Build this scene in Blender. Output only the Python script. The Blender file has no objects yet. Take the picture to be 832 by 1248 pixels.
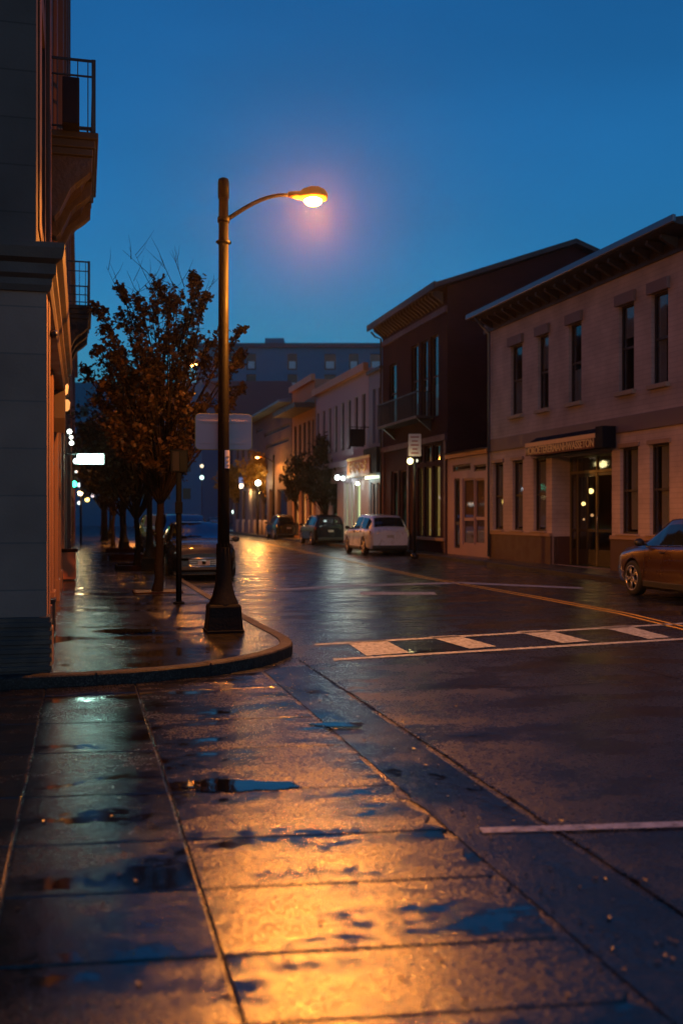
import bpy, math, random
from mathutils import Vector
R = math.radians
random.seed(7)
sc = bpy.context.scene
COL = sc.collection
PI = math.pi

# ------------------------------------------------------------------ camera model (832x1248 photo)
FPX, HY, CX, EYE, YAW = 1250.0, 628.0, 416.0, 1.65, R(14.19)
FW = (math.sin(YAW), math.cos(YAW)); RT = (math.cos(YAW), -math.sin(YAW))
def ray(px, py):
    a = (px-CX)/FPX; b = (HY-py)/FPX
    return (FW[0]+RT[0]*a, FW[1]+RT[1]*a, b)
def at(px, py, Z):
    d = ray(px, py); return (d[0]*Z, d[1]*Z, EYE+d[2]*Z)
def G(px, py, h=0.0):
    Z = (EYE-h)*FPX/(py-HY); p = at(px, py, Z); return (p[0], p[1])

# ------------------------------------------------------------------ mesh builder
class MB:
    def __init__(s): s.v = []; s.f = []; s.sm = []
    def add(s, vs, fs, smooth=False):
        n = len(s.v); s.v += [tuple(v) for v in vs]
        for f in fs: s.f.append(tuple(i+n for i in f)); s.sm.append(smooth)
        return s
    def box(s, x0, x1, y0, y1, z0, z1):
        if x0 > x1: x0, x1 = x1, x0
        if y0 > y1: y0, y1 = y1, y0
        if z0 > z1: z0, z1 = z1, z0
        return s.add([(x0,y0,z0),(x1,y0,z0),(x1,y1,z0),(x0,y1,z0),(x0,y0,z1),(x1,y0,z1),(x1,y1,z1),(x0,y1,z1)],
              [(0,3,2,1),(4,5,6,7),(0,1,5,4),(1,2,6,5),(2,3,7,6),(3,0,4,7)])
    def quad(s, a, b, c, d): return s.add([a,b,c,d], [(0,1,2,3)])
    def prism(s, poly, z0, z1):          # poly of (x,y), ccw
        n = len(poly)
        vs = [(x,y,z0) for x,y in poly]+[(x,y,z1) for x,y in poly]
        fs = [tuple(range(n-1,-1,-1)), tuple(range(n,2*n))]+[(i,(i+1)%n,(i+1)%n+n,i+n) for i in range(n)]
        return s.add(vs, fs)
    def prism_x(s, prof, x0, x1):        # profile (y,z) extruded along x
        n = len(prof)
        vs = [(x0,y,z) for y,z in prof]+[(x1,y,z) for y,z in prof]
        fs = [tuple(range(n)), tuple(range(2*n-1,n-1,-1))]+[(i+n,(i+1)%n+n,(i+1)%n,i) for i in range(n)]
        return s.add(vs, fs)
    def prism_y(s, prof, y0, y1):        # profile (x,z) extruded along y
        n = len(prof)
        vs = [(x,y0,z) for x,z in prof]+[(x,y1,z) for x,z in prof]
        fs = [tuple(range(n)), tuple(range(2*n-1,n-1,-1))]+[(i+n,(i+1)%n+n,(i+1)%n,i) for i in range(n)]
        return s.add(vs, fs)
    def tube(s, pts, rad, n=8, cap=True):
        P = [Vector(p) for p in pts]; m = len(P)
        if not isinstance(rad, (list, tuple)): rad = [rad]*m
        vs = []; prev = None
        for i in range(m):
            t = (P[min(i+1,m-1)]-P[max(i-1,0)]); t = t.normalized() if t.length > 1e-9 else Vector((0,0,1))
            if prev is None:
                a = Vector((1,0,0)) if abs(t.x) < .9 else Vector((0,1,0))
                u = t.cross(a).normalized()
            else:
                u = (prev - t*prev.dot(t)); u = u.normalized() if u.length > 1e-6 else t.orthogonal().normalized()
            prev = u; w = t.cross(u)
            for k in range(n):
                a = 2*PI*k/n; vs.append(P[i]+(u*math.cos(a)+w*math.sin(a))*rad[i])
        fs = [(i*n+k, i*n+(k+1)%n, (i+1)*n+(k+1)%n, (i+1)*n+k) for i in range(m-1) for k in range(n)]
        if cap: fs += [tuple(range(n-1,-1,-1)), tuple(range((m-1)*n, m*n))]
        return s.add(vs, fs, True)
    def lathe(s, prof, c=(0,0,0), n=20, axis='z', square=False, ring=False):
        vs = []
        for r, h in prof:
            for k in range(n):
                a = 2*PI*(k+(.5 if square else 0))/n
                x, y = r*math.cos(a), r*math.sin(a)
                if axis == 'z': vs.append((c[0]+x, c[1]+y, c[2]+h))
                elif axis == 'y': vs.append((c[0]+x, c[1]+h, c[2]+y))
                else: vs.append((c[0]+h, c[1]+x, c[2]+y))
        m = len(prof)
        fs = [(i*n+k, i*n+(k+1)%n, (i+1)*n+(k+1)%n, (i+1)*n+k) for i in range(m-1) for k in range(n)]
        if ring: fs += [((m-1)*n+k, (m-1)*n+(k+1)%n, (k+1)%n, k) for k in range(n)]
        else: fs += [tuple(range(n-1,-1,-1)), tuple(range((m-1)*n, m*n))]
        return s.add(vs, fs, not square)
    def ball(s, c, r, n=12, sq=(1,1,1)):
        vs = []; m = n//2
        for i in range(1, m):
            t = PI*i/m
            for k in range(n):
                a = 2*PI*k/n; vs.append((c[0]+r*sq[0]*math.sin(t)*math.cos(a), c[1]+r*sq[1]*math.sin(t)*math.sin(a), c[2]+r*sq[2]*math.cos(t)))
        fs = [(i*n+k, i*n+(k+1)%n, (i+1)*n+(k+1)%n, (i+1)*n+k) for i in range(m-2) for k in range(n)]
        vs += [(c[0],c[1],c[2]+r*sq[2]), (c[0],c[1],c[2]-r*sq[2])]; T = len(vs)-2
        fs += [(T,(k+1)%n,k) for k in range(n)]+[(T+1,(m-2)*n+k,(m-2)*n+(k+1)%n) for k in range(n)]
        return s.add(vs, fs, True)
    def build(s, name, mat, parent=None, bevel=0, loc=None, rz=0, fix=True):
        me = bpy.data.meshes.new(name); me.from_pydata(s.v, [], s.f)
        me.polygons.foreach_set('use_smooth', s.sm)
        if fix:
            import bmesh
            bm = bmesh.new(); bm.from_mesh(me); bmesh.ops.recalc_face_normals(bm, faces=bm.faces); bm.to_mesh(me); bm.free()
        me.materials.append(mat); me.update()
        o = bpy.data.objects.new(name, me); COL.objects.link(o)
        if parent: o.parent = parent
        if loc: o.location = loc
        if rz: o.rotation_euler.z = rz
        if bevel:
            b = o.modifiers.new('b', 'BEVEL'); b.width = bevel; b.segments = 2; b.limit_method = 'ANGLE'; b.angle_limit = R(40)
        return o
def tag(o, label=None, cat=None, group=None, kind=None):
    if label: o['label'] = label
    if cat: o['category'] = cat
    if group: o['group'] = group
    if kind: o['kind'] = kind
    return o
def empty(name, loc, rz=0, label=None, cat=None, group=None):
    o = bpy.data.objects.new(name, None); COL.objects.link(o); o.location = loc; o.rotation_euler.z = rz
    o.empty_display_size = .2
    return tag(o, label, cat, group)
def copy_tree(o, parent=None):
    c = o.copy(); COL.objects.link(c); c.parent = parent
    for ch in [x for x in bpy.data.objects if x.parent == o]: copy_tree(ch, c)
    return c

# ------------------------------------------------------------------ materials
MC = {}
def mat(name, col, rough=.6, metal=0., var=.18, scale=3., bump=0., bscale=40., spec=.5, coat=0., rvar=.1):
    if name in MC: return MC[name]
    m = bpy.data.materials.new(name); m.use_nodes = True; nt = m.node_tree; N = nt.nodes; L = nt.links
    b = N['Principled BSDF']
    tc = N.new('ShaderNodeTexCoord'); nz = N.new('ShaderNodeTexNoise'); nz.inputs['Scale'].default_value = scale; nz.inputs['Detail'].default_value = 5
    L.new(tc.outputs['Object'], nz.inputs['Vector'])
    mx = N.new('ShaderNodeMix'); mx.data_type = 'RGBA'
    mx.inputs['A'].default_value = (*[c*(1-var) for c in col], 1); mx.inputs['B'].default_value = (*[min(1, c*(1+var)) for c in col], 1)
    L.new(nz.outputs['Fac'], mx.inputs['Factor']); L.new(mx.outputs['Result'], b.inputs['Base Color'])
    mr = N.new('ShaderNodeMapRange'); mr.inputs['From Min'].default_value = .3; mr.inputs['From Max'].default_value = .7
    mr.inputs['To Min'].default_value = max(.02, rough-rvar*rough*2); mr.inputs['To Max'].default_value = min(1, rough+rvar*rough*2)
    L.new(nz.outputs['Fac'], mr.inputs['Value']); L.new(mr.outputs['Result'], b.inputs['Roughness'])
    b.inputs['Metallic'].default_value = metal; b.inputs['Specular IOR Level'].default_value = spec
    b.inputs['Coat Weight'].default_value = coat; b.inputs['Coat Roughness'].default_value = .03
    if bump:
        n2 = N.new('ShaderNodeTexNoise'); n2.inputs['Scale'].default_value = bscale; n2.inputs['Detail'].default_value = 4
        L.new(tc.outputs['Object'], n2.inputs['Vector'])
        bp = N.new('ShaderNodeBump'); bp.inputs['Strength'].default_value = bump; bp.inputs['Distance'].default_value = .02
        L.new(n2.outputs['Fac'], bp.inputs['Height']); L.new(bp.outputs['Normal'], b.inputs['Normal'])
    MC[name] = m; return m
def brickmat(name, c1, c2, mortar, bw=.22, bh=.075, ms=.012, rough=.8, bump=.5, plane='xz', offset=.5, wide=0):
    if name in MC: return MC[name]
    m = bpy.data.materials.new(name); m.use_nodes = True; nt = m.node_tree; N = nt.nodes; L = nt.links
    b = N['Principled BSDF']; b.inputs['Roughness'].default_value = rough; b.inputs['Specular IOR Level'].default_value = .2
    tc = N.new('ShaderNodeTexCoord'); sp = N.new('ShaderNodeSeparateXYZ'); cb = N.new('ShaderNodeCombineXYZ')
    ad = N.new('ShaderNodeMath'); ad.operation = 'ADD'
    L.new(tc.outputs['Object'], sp.inputs[0]); L.new(sp.outputs['X'], ad.inputs[0]); L.new(sp.outputs['Y'], ad.inputs[1])
    L.new(ad.outputs[0], cb.inputs['X']); L.new(sp.outputs['Z'], cb.inputs['Y'])
    bt = N.new('ShaderNodeTexBrick'); L.new(cb.outputs[0], bt.inputs['Vector'])
    bt.inputs['Scale'].default_value = 1; bt.inputs['Brick Width'].default_value = bw; bt.inputs['Row Height'].default_value = bh
    bt.inputs['Mortar Size'].default_value = ms; bt.offset = offset
    bt.inputs['Color1'].default_value = (*c1,1); bt.inputs['Color2'].default_value = (*c2,1); bt.inputs['Mortar'].default_value = (*mortar,1)
    nz = N.new('ShaderNodeTexNoise'); nz.inputs['Scale'].default_value = .9; nz.inputs['Detail'].default_value = 8; L.new(tc.outputs['Object'], nz.inputs['Vector'])
    mr = N.new('ShaderNodeMapRange'); mr.inputs['From Min'].default_value = .3; mr.inputs['From Max'].default_value = .7; mr.inputs['To Min'].default_value = .68; mr.inputs['To Max'].default_value = 1.12
    L.new(nz.outputs['Fac'], mr.inputs['Value'])
    mx = N.new('ShaderNodeVectorMath'); mx.operation = 'SCALE'; L.new(bt.outputs['Color'], mx.inputs[0]); L.new(mr.outputs['Result'], mx.inputs['Scale'])
    L.new(mx.outputs[0], b.inputs['Base Color'])
    n2 = N.new('ShaderNodeTexNoise'); n2.inputs['Scale'].default_value = 35; L.new(tc.outputs['Object'], n2.inputs['Vector'])
    mm = N.new('ShaderNodeMath'); mm.operation = 'MULTIPLY_ADD'; mm.inputs[1].default_value = -1.2
    L.new(bt.outputs['Fac'], mm.inputs[0]); L.new(n2.outputs['Fac'], mm.inputs[2])
    bp = N.new('ShaderNodeBump'); bp.inputs['Strength'].default_value = bump; bp.inputs['Distance'].default_value = .012
    L.new(mm.outputs[0], bp.inputs['Height']); L.new(bp.outputs['Normal'], b.inputs['Normal'])
    MC[name] = m; return m
def emit(name, col, st):
    if name in MC: return MC[name]
    m = bpy.data.materials.new(name); m.use_nodes = True; b = m.node_tree.nodes['Principled BSDF']
    b.inputs['Base Color'].default_value = (*[min(.8, c) for c in col], 1); b.inputs['Emission Color'].default_value = (*col, 1); b.inputs['Emission Strength'].default_value = st
    MC[name] = m; return m
def glassmat(name, tint=(.5,.55,.6)):
    if name in MC: return MC[name]
    m = bpy.data.materials.new(name); m.use_nodes = True; nt = m.node_tree; N = nt.nodes; L = nt.links
    N.remove(N['Principled BSDF']); out = N['Material Output']
    tr = N.new('ShaderNodeBsdfTransparent'); tr.inputs[0].default_value = (*tint,1)
    gl = N.new('ShaderNodeBsdfGlossy'); gl.inputs['Roughness'].default_value = .04; gl.inputs[0].default_value = (.9,.9,.9,1)
    fr = N.new('ShaderNodeFresnel'); ge = N.new('ShaderNodeNewGeometry'); io = N.new('ShaderNodeMapRange'); io.inputs['To Min'].default_value = 1.5; io.inputs['To Max'].default_value = 1/1.5; L.new(ge.outputs['Backfacing'], io.inputs['Value']); L.new(io.outputs['Result'], fr.inputs[0])
    tc = N.new('ShaderNodeTexCoord'); nz = N.new('ShaderNodeTexNoise'); nz.inputs['Scale'].default_value = 1.3; L.new(tc.outputs['Object'], nz.inputs['Vector'])
    bp = N.new('ShaderNodeBump'); bp.inputs['Strength'].default_value = .06; bp.inputs['Distance'].default_value = .05
    L.new(nz.outputs['Fac'], bp.inputs['Height']); L.new(bp.outputs['Normal'], gl.inputs['Normal'])
    mx = N.new('ShaderNodeMixShader'); L.new(fr.outputs[0], mx.inputs[0]); L.new(tr.outputs[0], mx.inputs[1]); L.new(gl.outputs[0], mx.inputs[2]); L.new(mx.outputs[0], out.inputs[0])
    MC[name] = m; return m
def wet(name, dark, light, joints=None, speck=.11, spec=.8, pst=(.75,1.5,1), pud=(.60,.66), rr=(.16,.42), pscale=.55, grain=.45, gscale=110., jang=0):
    """wet ground: base colour noise, film and puddles with smooth surface, fine grain bump"""
    m = bpy.data.materials.new(name); m.use_nodes = True; nt = m.node_tree; N = nt.nodes; L = nt.links
    b = N['Principled BSDF']; tc = N.new('ShaderNodeTexCoord')
    def noise(s, d=5, ro=.5, stretch=None):
        n = N.new('ShaderNodeTexNoise'); n.inputs['Scale'].default_value = s; n.inputs['Detail'].default_value = d; n.inputs['Roughness'].default_value = ro
        if stretch:
            mp = N.new('ShaderNodeMapping'); mp.inputs['Scale'].default_value = stretch; L.new(tc.outputs['Object'], mp.inputs[0]); L.new(mp.outputs[0], n.inputs['Vector'])
        else: L.new(tc.outputs['Object'], n.inputs['Vector'])
        return n
    def rng(src, a, bb, c, d):
        r = N.new('ShaderNodeMapRange'); r.inputs['From Min'].default_value = a; r.inputs['From Max'].default_value = bb
        r.inputs['To Min'].default_value = c; r.inputs['To Max'].default_value = d; L.new(src, r.inputs['Value']); return r.outputs['Result']
    def math2(op, a, bb):
        q = N.new('ShaderNodeMath'); q.operation = op
        for i, v in enumerate((a, bb)):
            if isinstance(v, (int, float)): q.inputs[i].default_value = v
            else: L.new(v, q.inputs[i])
        return q.outputs[0]
    pn = noise(pscale, 8, .62, pst); damp = noise(1.4, 6, .6); grainn = noise(gscale, 3, .7); mid = noise(14, 5, .6)
    mask = rng(math2('ADD', pn.outputs['Fac'], math2('ADD', math2('MULTIPLY', math2('SUBTRACT', mid.outputs['Fac'], .5), .24), math2('MULTIPLY', math2('SUBTRACT', grainn.outputs['Fac'], .5), .14))), pud[0], pud[1], 0, 1)
    cn = math2('ADD', math2('MULTIPLY', damp.outputs['Fac'], .6), math2('MULTIPLY', mid.outputs['Fac'], .4))
    mx = N.new('ShaderNodeMix'); mx.data_type = 'RGBA'; mx.inputs['A'].default_value = (*dark,1); mx.inputs['B'].default_value = (*light,1)
    L.new(rng(cn, .36, .64, 0, 1), mx.inputs['Factor'])
    vo = N.new('ShaderNodeTexVoronoi'); vo.inputs['Scale'].default_value = gscale*.7; L.new(tc.outputs['Object'], vo.inputs['Vector'])
    sc1 = N.new('ShaderNodeVectorMath'); sc1.operation = 'SCALE'; L.new(mx.outputs['Result'], sc1.inputs[0]); sx_ = N.new('ShaderNodeSeparateColor'); L.new(vo.outputs['Color'], sx_.inputs[0]); pw = math2('POWER', sx_.outputs[0], 3.)
    L.new(rng(pw, 0, 1, .5, 2.8), sc1.inputs['Scale'])
    col = sc1.outputs[0]; jf = None
    if joints:
        bw, bh, ms, ox, oy = joints
        mp = N.new('ShaderNodeMapping'); mp.inputs['Location'].default_value = (ox, oy, 0); mp.inputs['Rotation'].default_value = (0,0,jang); L.new(tc.outputs['Object'], mp.inputs[0])
        bt = N.new('ShaderNodeTexBrick'); L.new(mp.outputs[0], bt.inputs['Vector']); bt.offset = 0; bt.inputs['Scale'].default_value = 1
        bt.inputs['Brick Width'].default_value = bw; bt.inputs['Row Height'].default_value = bh; bt.inputs['Mortar Size'].default_value = ms
        bt.inputs['Color1'].default_value = (1,1,1,1); bt.inputs['Color2'].default_value = (.82,.82,.82,1); bt.inputs['Mortar'].default_value = (.25,.25,.25,1)
        mm = N.new('ShaderNodeVectorMath'); mm.operation = 'MULTIPLY'; L.new(col, mm.inputs[0]); L.new(bt.outputs['Color'], mm.inputs[1]); col = mm.outputs[0]; jf = bt.outputs['Fac']
    L.new(col, b.inputs['Base Color'])
    r1 = rng(math2('ADD', math2('MULTIPLY', damp.outputs['Fac'], .7), math2('MULTIPLY', mid.outputs['Fac'], .3)), .36, .62, rr[0], rr[1])
    r1 = math2('ADD', r1, math2('MULTIPLY', sx_.outputs[1], speck))
    rm = N.new('ShaderNodeMix'); rm.data_type = 'FLOAT'; L.new(mask, rm.inputs['Factor']); L.new(r1, rm.inputs['A']); rm.inputs['B'].default_value = .06
    L.new(rm.outputs['Result'], b.inputs['Roughness'])
    inv = math2('SUBTRACT', 1., math2('MULTIPLY', mask, .93))
    g2 = noise(gscale*.28, 3, .6); g3 = noise(gscale*1.9, 2, .6); vb = N.new('ShaderNodeTexVoronoi'); vb.inputs['Scale'].default_value = gscale*.55; L.new(tc.outputs['Object'], vb.inputs['Vector'])
    hh = math2('ADD', math2('ADD', math2('MULTIPLY', g2.outputs['Fac'], .22), math2('MULTIPLY', grainn.outputs['Fac'], .50)), math2('ADD', math2('MULTIPLY', g3.outputs['Fac'], .22), math2('MULTIPLY', vo.outputs['Distance'], .45)))
    h = math2('MULTIPLY', math2('ADD', hh, math2('MULTIPLY', mid.outputs['Fac'], .15)), inv)
    if jf is not None: h = math2('SUBTRACT', h, math2('MULTIPLY', jf, 3.))
    bp = N.new('ShaderNodeBump'); bp.inputs['Strength'].default_value = grain; bp.inputs['Distance'].default_value = .010
    L.new(h, bp.inputs['Height']); L.new(bp.outputs['Normal'], b.inputs['Normal'])
    b.inputs['Specular IOR Level'].default_value = spec
    return m

M = dict(
 stone=brickmat('grey_stone', (.34,.20,.155), (.295,.175,.135), (.20,.14,.12), 1.9, .46, .007, .75, .45),
 stone_warm=mat('brown_render', (.17,.085,.06), .7, bump=.25),
 stone_trim=mat('stone_trim', (.075,.05,.042), .6, bump=.2),
 plinth=mat('dark_plinth', (.018,.018,.02), .5, bump=.1),
 darkiron=mat('black_iron', (.012,.013,.016), .4, .4),
 pole=mat('painted_pole', (.0022,.0015,.0012), .6, .0, spec=.08, bump=.12, bscale=25),
 polebase=mat('cast_base', (.006,.006,.007), .7, .0, spec=.12, bump=.3, bscale=30),
 alu=mat('sign_back', (.42,.37,.42), .6, .0, var=.1),
 steel=mat('galvanised', (.003,.005,.010), .8, .0, spec=.05),
 sticker=mat('sticker', (.5,.47,.6), .5), ink=mat('ink', (.03,.03,.06), .6),
 housing=mat('lamp_housing', (.55,.22,.05), .5, .2),  # amber glow of the lit lamp head put into its colour
 yellowedge=mat('sign_edge', (.35,.3,.08), .5),
 brick_tan=brickmat('tan_brick', (.64,.49,.46), (.60,.455,.43), (.52,.39,.37), .62, .13, .010, .8, .15),
 trim_tan=mat('tan_trim', (.36,.23,.17), .6), band=mat('brown_band', (.20,.135,.14), .6), plinth_br=mat('brown_plinth', (.075,.035,.03), .6, bump=.2),
 lintel=mat('brown_lintel', (.24,.165,.165), .7), sill=mat('stone_sill', (.42,.30,.23), .6),
 eave=mat('eave_board', (.035,.025,.028), .6), gutter=mat('metal_gutter', (.16,.18,.22), .35, .6), roofmat=mat('dark_roof', (.035,.037,.045), .7, bump=.2),
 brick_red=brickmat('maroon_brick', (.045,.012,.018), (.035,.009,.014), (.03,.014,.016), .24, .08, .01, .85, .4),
 trim_red=mat('maroon_trim', (.09,.04,.05), .6), winframe=mat('dark_frame', (.03,.022,.024), .5),
 pink=mat('pink_paint', (.42,.27,.29), .55), dooryel=mat('ochre_blind', (.28,.17,.07), .7), tin=mat('blue_tin', (.10,.17,.28), .4, .3),
 pale=mat('pale_render', (.40,.36,.42), .75, bump=.2), palewin=mat('slate_window', (.06,.065,.09), .2), lamplit=mat('lamplit_coping', (.55,.23,.09), .5), paleblue=mat('pale_blue_wall', (.20,.26,.36), .7), navy=mat('navy_panel', (.006,.007,.016), .7, spec=.15),  # orange lamplight on the copings put into their colour
 ochre=mat('ochre_wall', (.42,.22,.12), .75, bump=.2), orangesign=mat('orange_board', (.42,.13,.04), .5), gold=mat('gilt_letters', (.92,.62,.26), .5, .0),
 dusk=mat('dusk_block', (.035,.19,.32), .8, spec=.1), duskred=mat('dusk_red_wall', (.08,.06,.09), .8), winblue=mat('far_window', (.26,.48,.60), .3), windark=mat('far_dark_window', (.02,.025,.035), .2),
 curtain=mat('grey_curtain', (.42,.38,.38), .9, bump=.4, bscale=9), dark=mat('dark_room', (.012,.010,.010), .9),
 glass=glassmat('window_glass',(.8,.82,.85)), carglass=mat('car_glass', (.012,.016,.02), .05, 0, spec=.9), carglass_blue=mat('car_glass_front', (.26,.33,.40), .04, 1.),
 bark=mat('bark', (.010,.006,.0045), .9, spec=.15, bump=.8, bscale=22), soil=mat('wet_soil', (.02,.014,.01), .6, bump=.6), planter=mat('rust_edging', (.025,.008,.005), .8, spec=.05),
 black=mat('car_black', (.002,.004,.008), .5, .0, coat=.9, var=.05, spec=.1), silver=mat('car_silver', (.62,.62,.74), .3, .3, coat=1., var=.05), brown=mat('car_bronze', (.085,.036,.018), .3, .5, coat=1., var=.05), navyc=mat('car_navy', (.003,.005,.012), .5, .0, spec=.1, coat=.4, var=.05),
 bluec=mat('car_blue', (.03,.11,.22), .25, .3, coat=1., var=.05), greyc=mat('car_grey', (.16,.15,.19), .3, .4, coat=1., var=.05),
 rubber=mat('rubber', (.012,.012,.012), .7), rim=mat('alloy', (.45,.42,.4), .3, .9), rimd=mat('dark_alloy', (.10,.10,.10), .35, .8), chrome=mat('chrome', (.6,.6,.6), .15, 1.), plastic=mat('black_plastic', (.015,.015,.016), .5),
 lampglass=mat('headlight_lens', (.35,.35,.38), .1, .2, spec=.9), tail=mat('tail_lens', (.12,.008,.012), .15, spec=.8), plate=mat('plate', (.35,.33,.33), .5), 
 white=mat('white_paint', (.40,.46,.60), .45, var=.35, scale=9, bump=.3), yellow=mat('yellow_paint', (.78,.46,.06), .45, var=.35, scale=9, bump=.3),
 bin=mat('rust_bin', (.60,.17,.06), .5), kerb=wet('wet_kerb', (.016,.013,.011), (.035,.03,.026), spec=.25, rr=(.4,.6), pud=(.8,.9)),
)

M['shoplit'] = emit('lit_shop_interior', (.62,.45,.13), .30); M['doorlit'] = emit('lit_doorway_interior', (.85,1,.55), 1.0); M['amberlit'] = emit('amber_interior', (1,.42,.10), .8)  # room surfaces glow themselves to imitate lit interiors
# ------------------------------------------------------------------ GROUND
def sheet(name, poly, z, m, kind='structure', label=None):
    mb = MB(); mb.add([(x,y,z) for x,y in poly], [tuple(range(len(poly)))])
    o = mb.build(name, m); tag(o, label, None, None, kind); return o
asphalt = wet('wet_asphalt', (.003,.006,.012), (.008,.012,.020), rr=(.15,.30), pud=(.50,.66), pscale=.8, grain=.42, gscale=75)
conc = wet('wet_concrete', (.005,.0045,.004), (.014,.012,.010), rr=(.07,.20), speck=.22, pud=(.455,.575), pscale=1.5, grain=.25, gscale=105)
conc_smooth = wet('wet_smooth_concrete', (.004,.004,.004), (.009,.008,.0075), rr=(.12,.24), pud=(.44,.58), pscale=1.1, grain=.18, gscale=105)
walk = wet('wet_paving', (.010,.010,.010), (.028,.026,.024), joints=(1.38,1.15,.014,.86,.4), rr=(.08,.2), pud=(.47,.58), pscale=.8, grain=.28)
walk2 = wet('wet_paving_far', (.02,.018,.018), (.045,.04,.038), joints=(1.3,1.3,.014,0,.4), rr=(.2,.4), pud=(.6,.66), pscale=.6, grain=.5)
groundm = mat('earth', (.03,.03,.032), .8)
sheet('ground', [(-380,-30),(380,-30),(380,420),(-380,420)], -.03, groundm)
sheet('road', [(-60,-12),(60,-12),(60,6),(14.2,14),(13.6,200),(1.5,200),(1.5,10.6),(-60,10.6)], 0, asphalt)

# raised pavement on the near side with its rounded corner
edge = [(-40,10.05),(-.74,10.1),(0,10.12),(.45,10.18),(.79,10.28),(1.12,10.42),(1.45,10.63),(1.80,10.94),(2.04,11.22),(2.22,11.5),(2.38,11.8),(2.46,12.12),(2.5,12.5),(2.5,13.0),(2.46,14),(2.42,16),(2.38,19),(2.35,25),(2.35,60),(2.35,200)]
def offset_line(L, d):
    out = []
    for i, p in enumerate(L):
        a = Vector(L[max(i-1,0)]); b = Vector(L[min(i+1,len(L)-1)]); t = (b-a).normalized()
        out.append((p[0]-t.y*d, p[1]+t.x*d))
    return out
inner = offset_line(edge, .16)
pv = MB(); n = len(inner)
pv.prism(inner+[(-40,200)], -.02, .125)
o = pv.build('pavement', walk); tag(o, kind='structure')
kb = MB()
prof = [(0.0,-.02),(0.0,.116),(.014,.130),(.08,.132),(.152,.133),(.152,-.02)]
rows = [[(p[0],p[1]) for p in offset_line(edge, d)] for d,_ in prof]
vs = []; m_ = len(edge)
for j,(d,z) in enumerate(prof):
    for i in range(m_): vs.append((rows[j][i][0], rows[j][i][1], z))
fs = [(j*m_+i, j*m_+i+1, (j+1)*m_+i+1, (j+1)*m_+i) for j in range(len(prof)-1) for i in range(m_-1)]
kb.add(vs, fs, False); tag(kb.build('kerb', M['kerb']), kind='structure')
kj = MB(); acc = 0
for i in range(len(edge)-1):
    a_ = Vector(edge[i]); b_ = Vector(edge[i+1]); sl = (b_-a_).length; t_ = (b_-a_).normalized(); d_ = 0 if i else sl-4
    while True:
        nxt = 1.22-acc
        if d_+nxt > sl: acc += sl-d_; break
        d_ += nxt; acc = 0; p_ = a_+t_*d_; nn = Vector((-t_.y,t_.x)); w_ = t_*.008
        if p_.y > 60: break
        q_ = [p_-nn*.0-w_, p_+w_-nn*.0, p_+nn*.155+w_, p_+nn*.155-w_]
        kj.add([(q.x,q.y,.1355) for q in q_]+[(p_.x-w_.x-nn.x*.003,p_.y-w_.y-nn.y*.003,.0),(p_.x+w_.x-nn.x*.003,p_.y+w_.y-nn.y*.003,.0)], [(0,1,2,3),(4,5,1,0)])
tag(kj.build('kerb_joints', mat('joint_dirt',(.004,.004,.004),.8)), kind='structure')
# far side pavement and kerb
redge = [(12.1,8),(12.5,20),(12.95,34),(13.05,42),(13.1,200)]
pv = MB(); pv.prism([(redge[0][0]+.17,redge[0][1])]+[(40,8),(40,200)]+[(x+.17,y) for x,y in redge[:0:-1]], -.02, .125); tag(pv.build('pavement', walk2), kind='structure')
kb = MB(); r2 = [offset_line(redge, -d) for d,_ in prof]; vs = []; m_ = len(redge)
for j,(d,z) in enumerate(prof):
    for i in range(m_): vs.append((r2[j][i][0], r2[j][i][1], z))
fs = [(j*m_+i, j*m_+i+1, (j+1)*m_+i+1, (j+1)*m_+i) for j in range(len(prof)-1) for i in range(m_-1)]
kb.add(vs, fs); tag(kb.build('kerb', M['kerb']), kind='structure')

# concrete slabs of the crossing apron (front)
def lerp(a,b,t): return a+(b-a)*t
tl = []   # transverse joints as world lines y = a + b x
for (xa,ya,xb,yb) in [(165,846,360,838),(185,881,420,877),(60,921,400,914),(215,969,450,965),(240,1027,530,1017),(165,1092,560,1084),(300,1169,640,1156),(200,1262,640,1248),(100,1390,700,1372)]:
    p, q = G(xa,ya), G(xb,yb); s = (q[1]-p[1])/(q[0]-p[0]); s = max(-.12, min(.12, s)); tl.append((p[1]-s*p[0], s))
tl.append((tl[-1][0]-1.1, 0)); tl.append((tl[-1][0]-1.5, 0))
tl = [(10.6,0)]+tl
lx = [-3.4,-1.75,-.33,.5,1.82]
ap = MB(); ap2 = MB(); g = .008
def kerb_y(x):
    for i in range(len(edge)-1):
        if edge[i][0] <= x <= edge[i+1][0]: return lerp(edge[i][1], edge[i+1][1], (x-edge[i][0])/(edge[i+1][0]-edge[i][0]))
    return 10.9
for i in range(len(tl)-1):
    for j in range(len(lx)-1):
        x0, x1 = lx[j]+g, lx[j+1]-g
        f0, f1 = tl[i], tl[i+1]
        P4 = [(x0, f1[0]+f1[1]*x0+g), (x1, f1[0]+f1[1]*x1+g), (x1, f0[0]+f0[1]*x1-g), (x0, f0[0]+f0[1]*x0-g)]
        if P4[2][1] > 10.0: P4[2] = (x1, min(P4[2][1], kerb_y(x1)-.004)); P4[3] = (x0, min(P4[3][1], kerb_y(x0)-.004))
        dz = random.uniform(-.0015,.0025)
        if j == 3 and i >= 4:      # broken outer edge of the concrete
            k = 7; xs = []
            for t in range(k+1):
                yy = lerp(P4[1][1], P4[2][1], t/k); xs.append((x1+random.uniform(-.05,.035), yy))
            P4 = [P4[0]]+xs+[P4[3]]
        (ap2 if j < 3 else ap).prism(P4, -.02, .016+dz)
o = ap.build('apron_pavement', conc, bevel=.006); tag(o, kind='structure')
o = ap2.build('smooth_pavement', conc_smooth, bevel=.006); tag(o, kind='structure')
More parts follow.
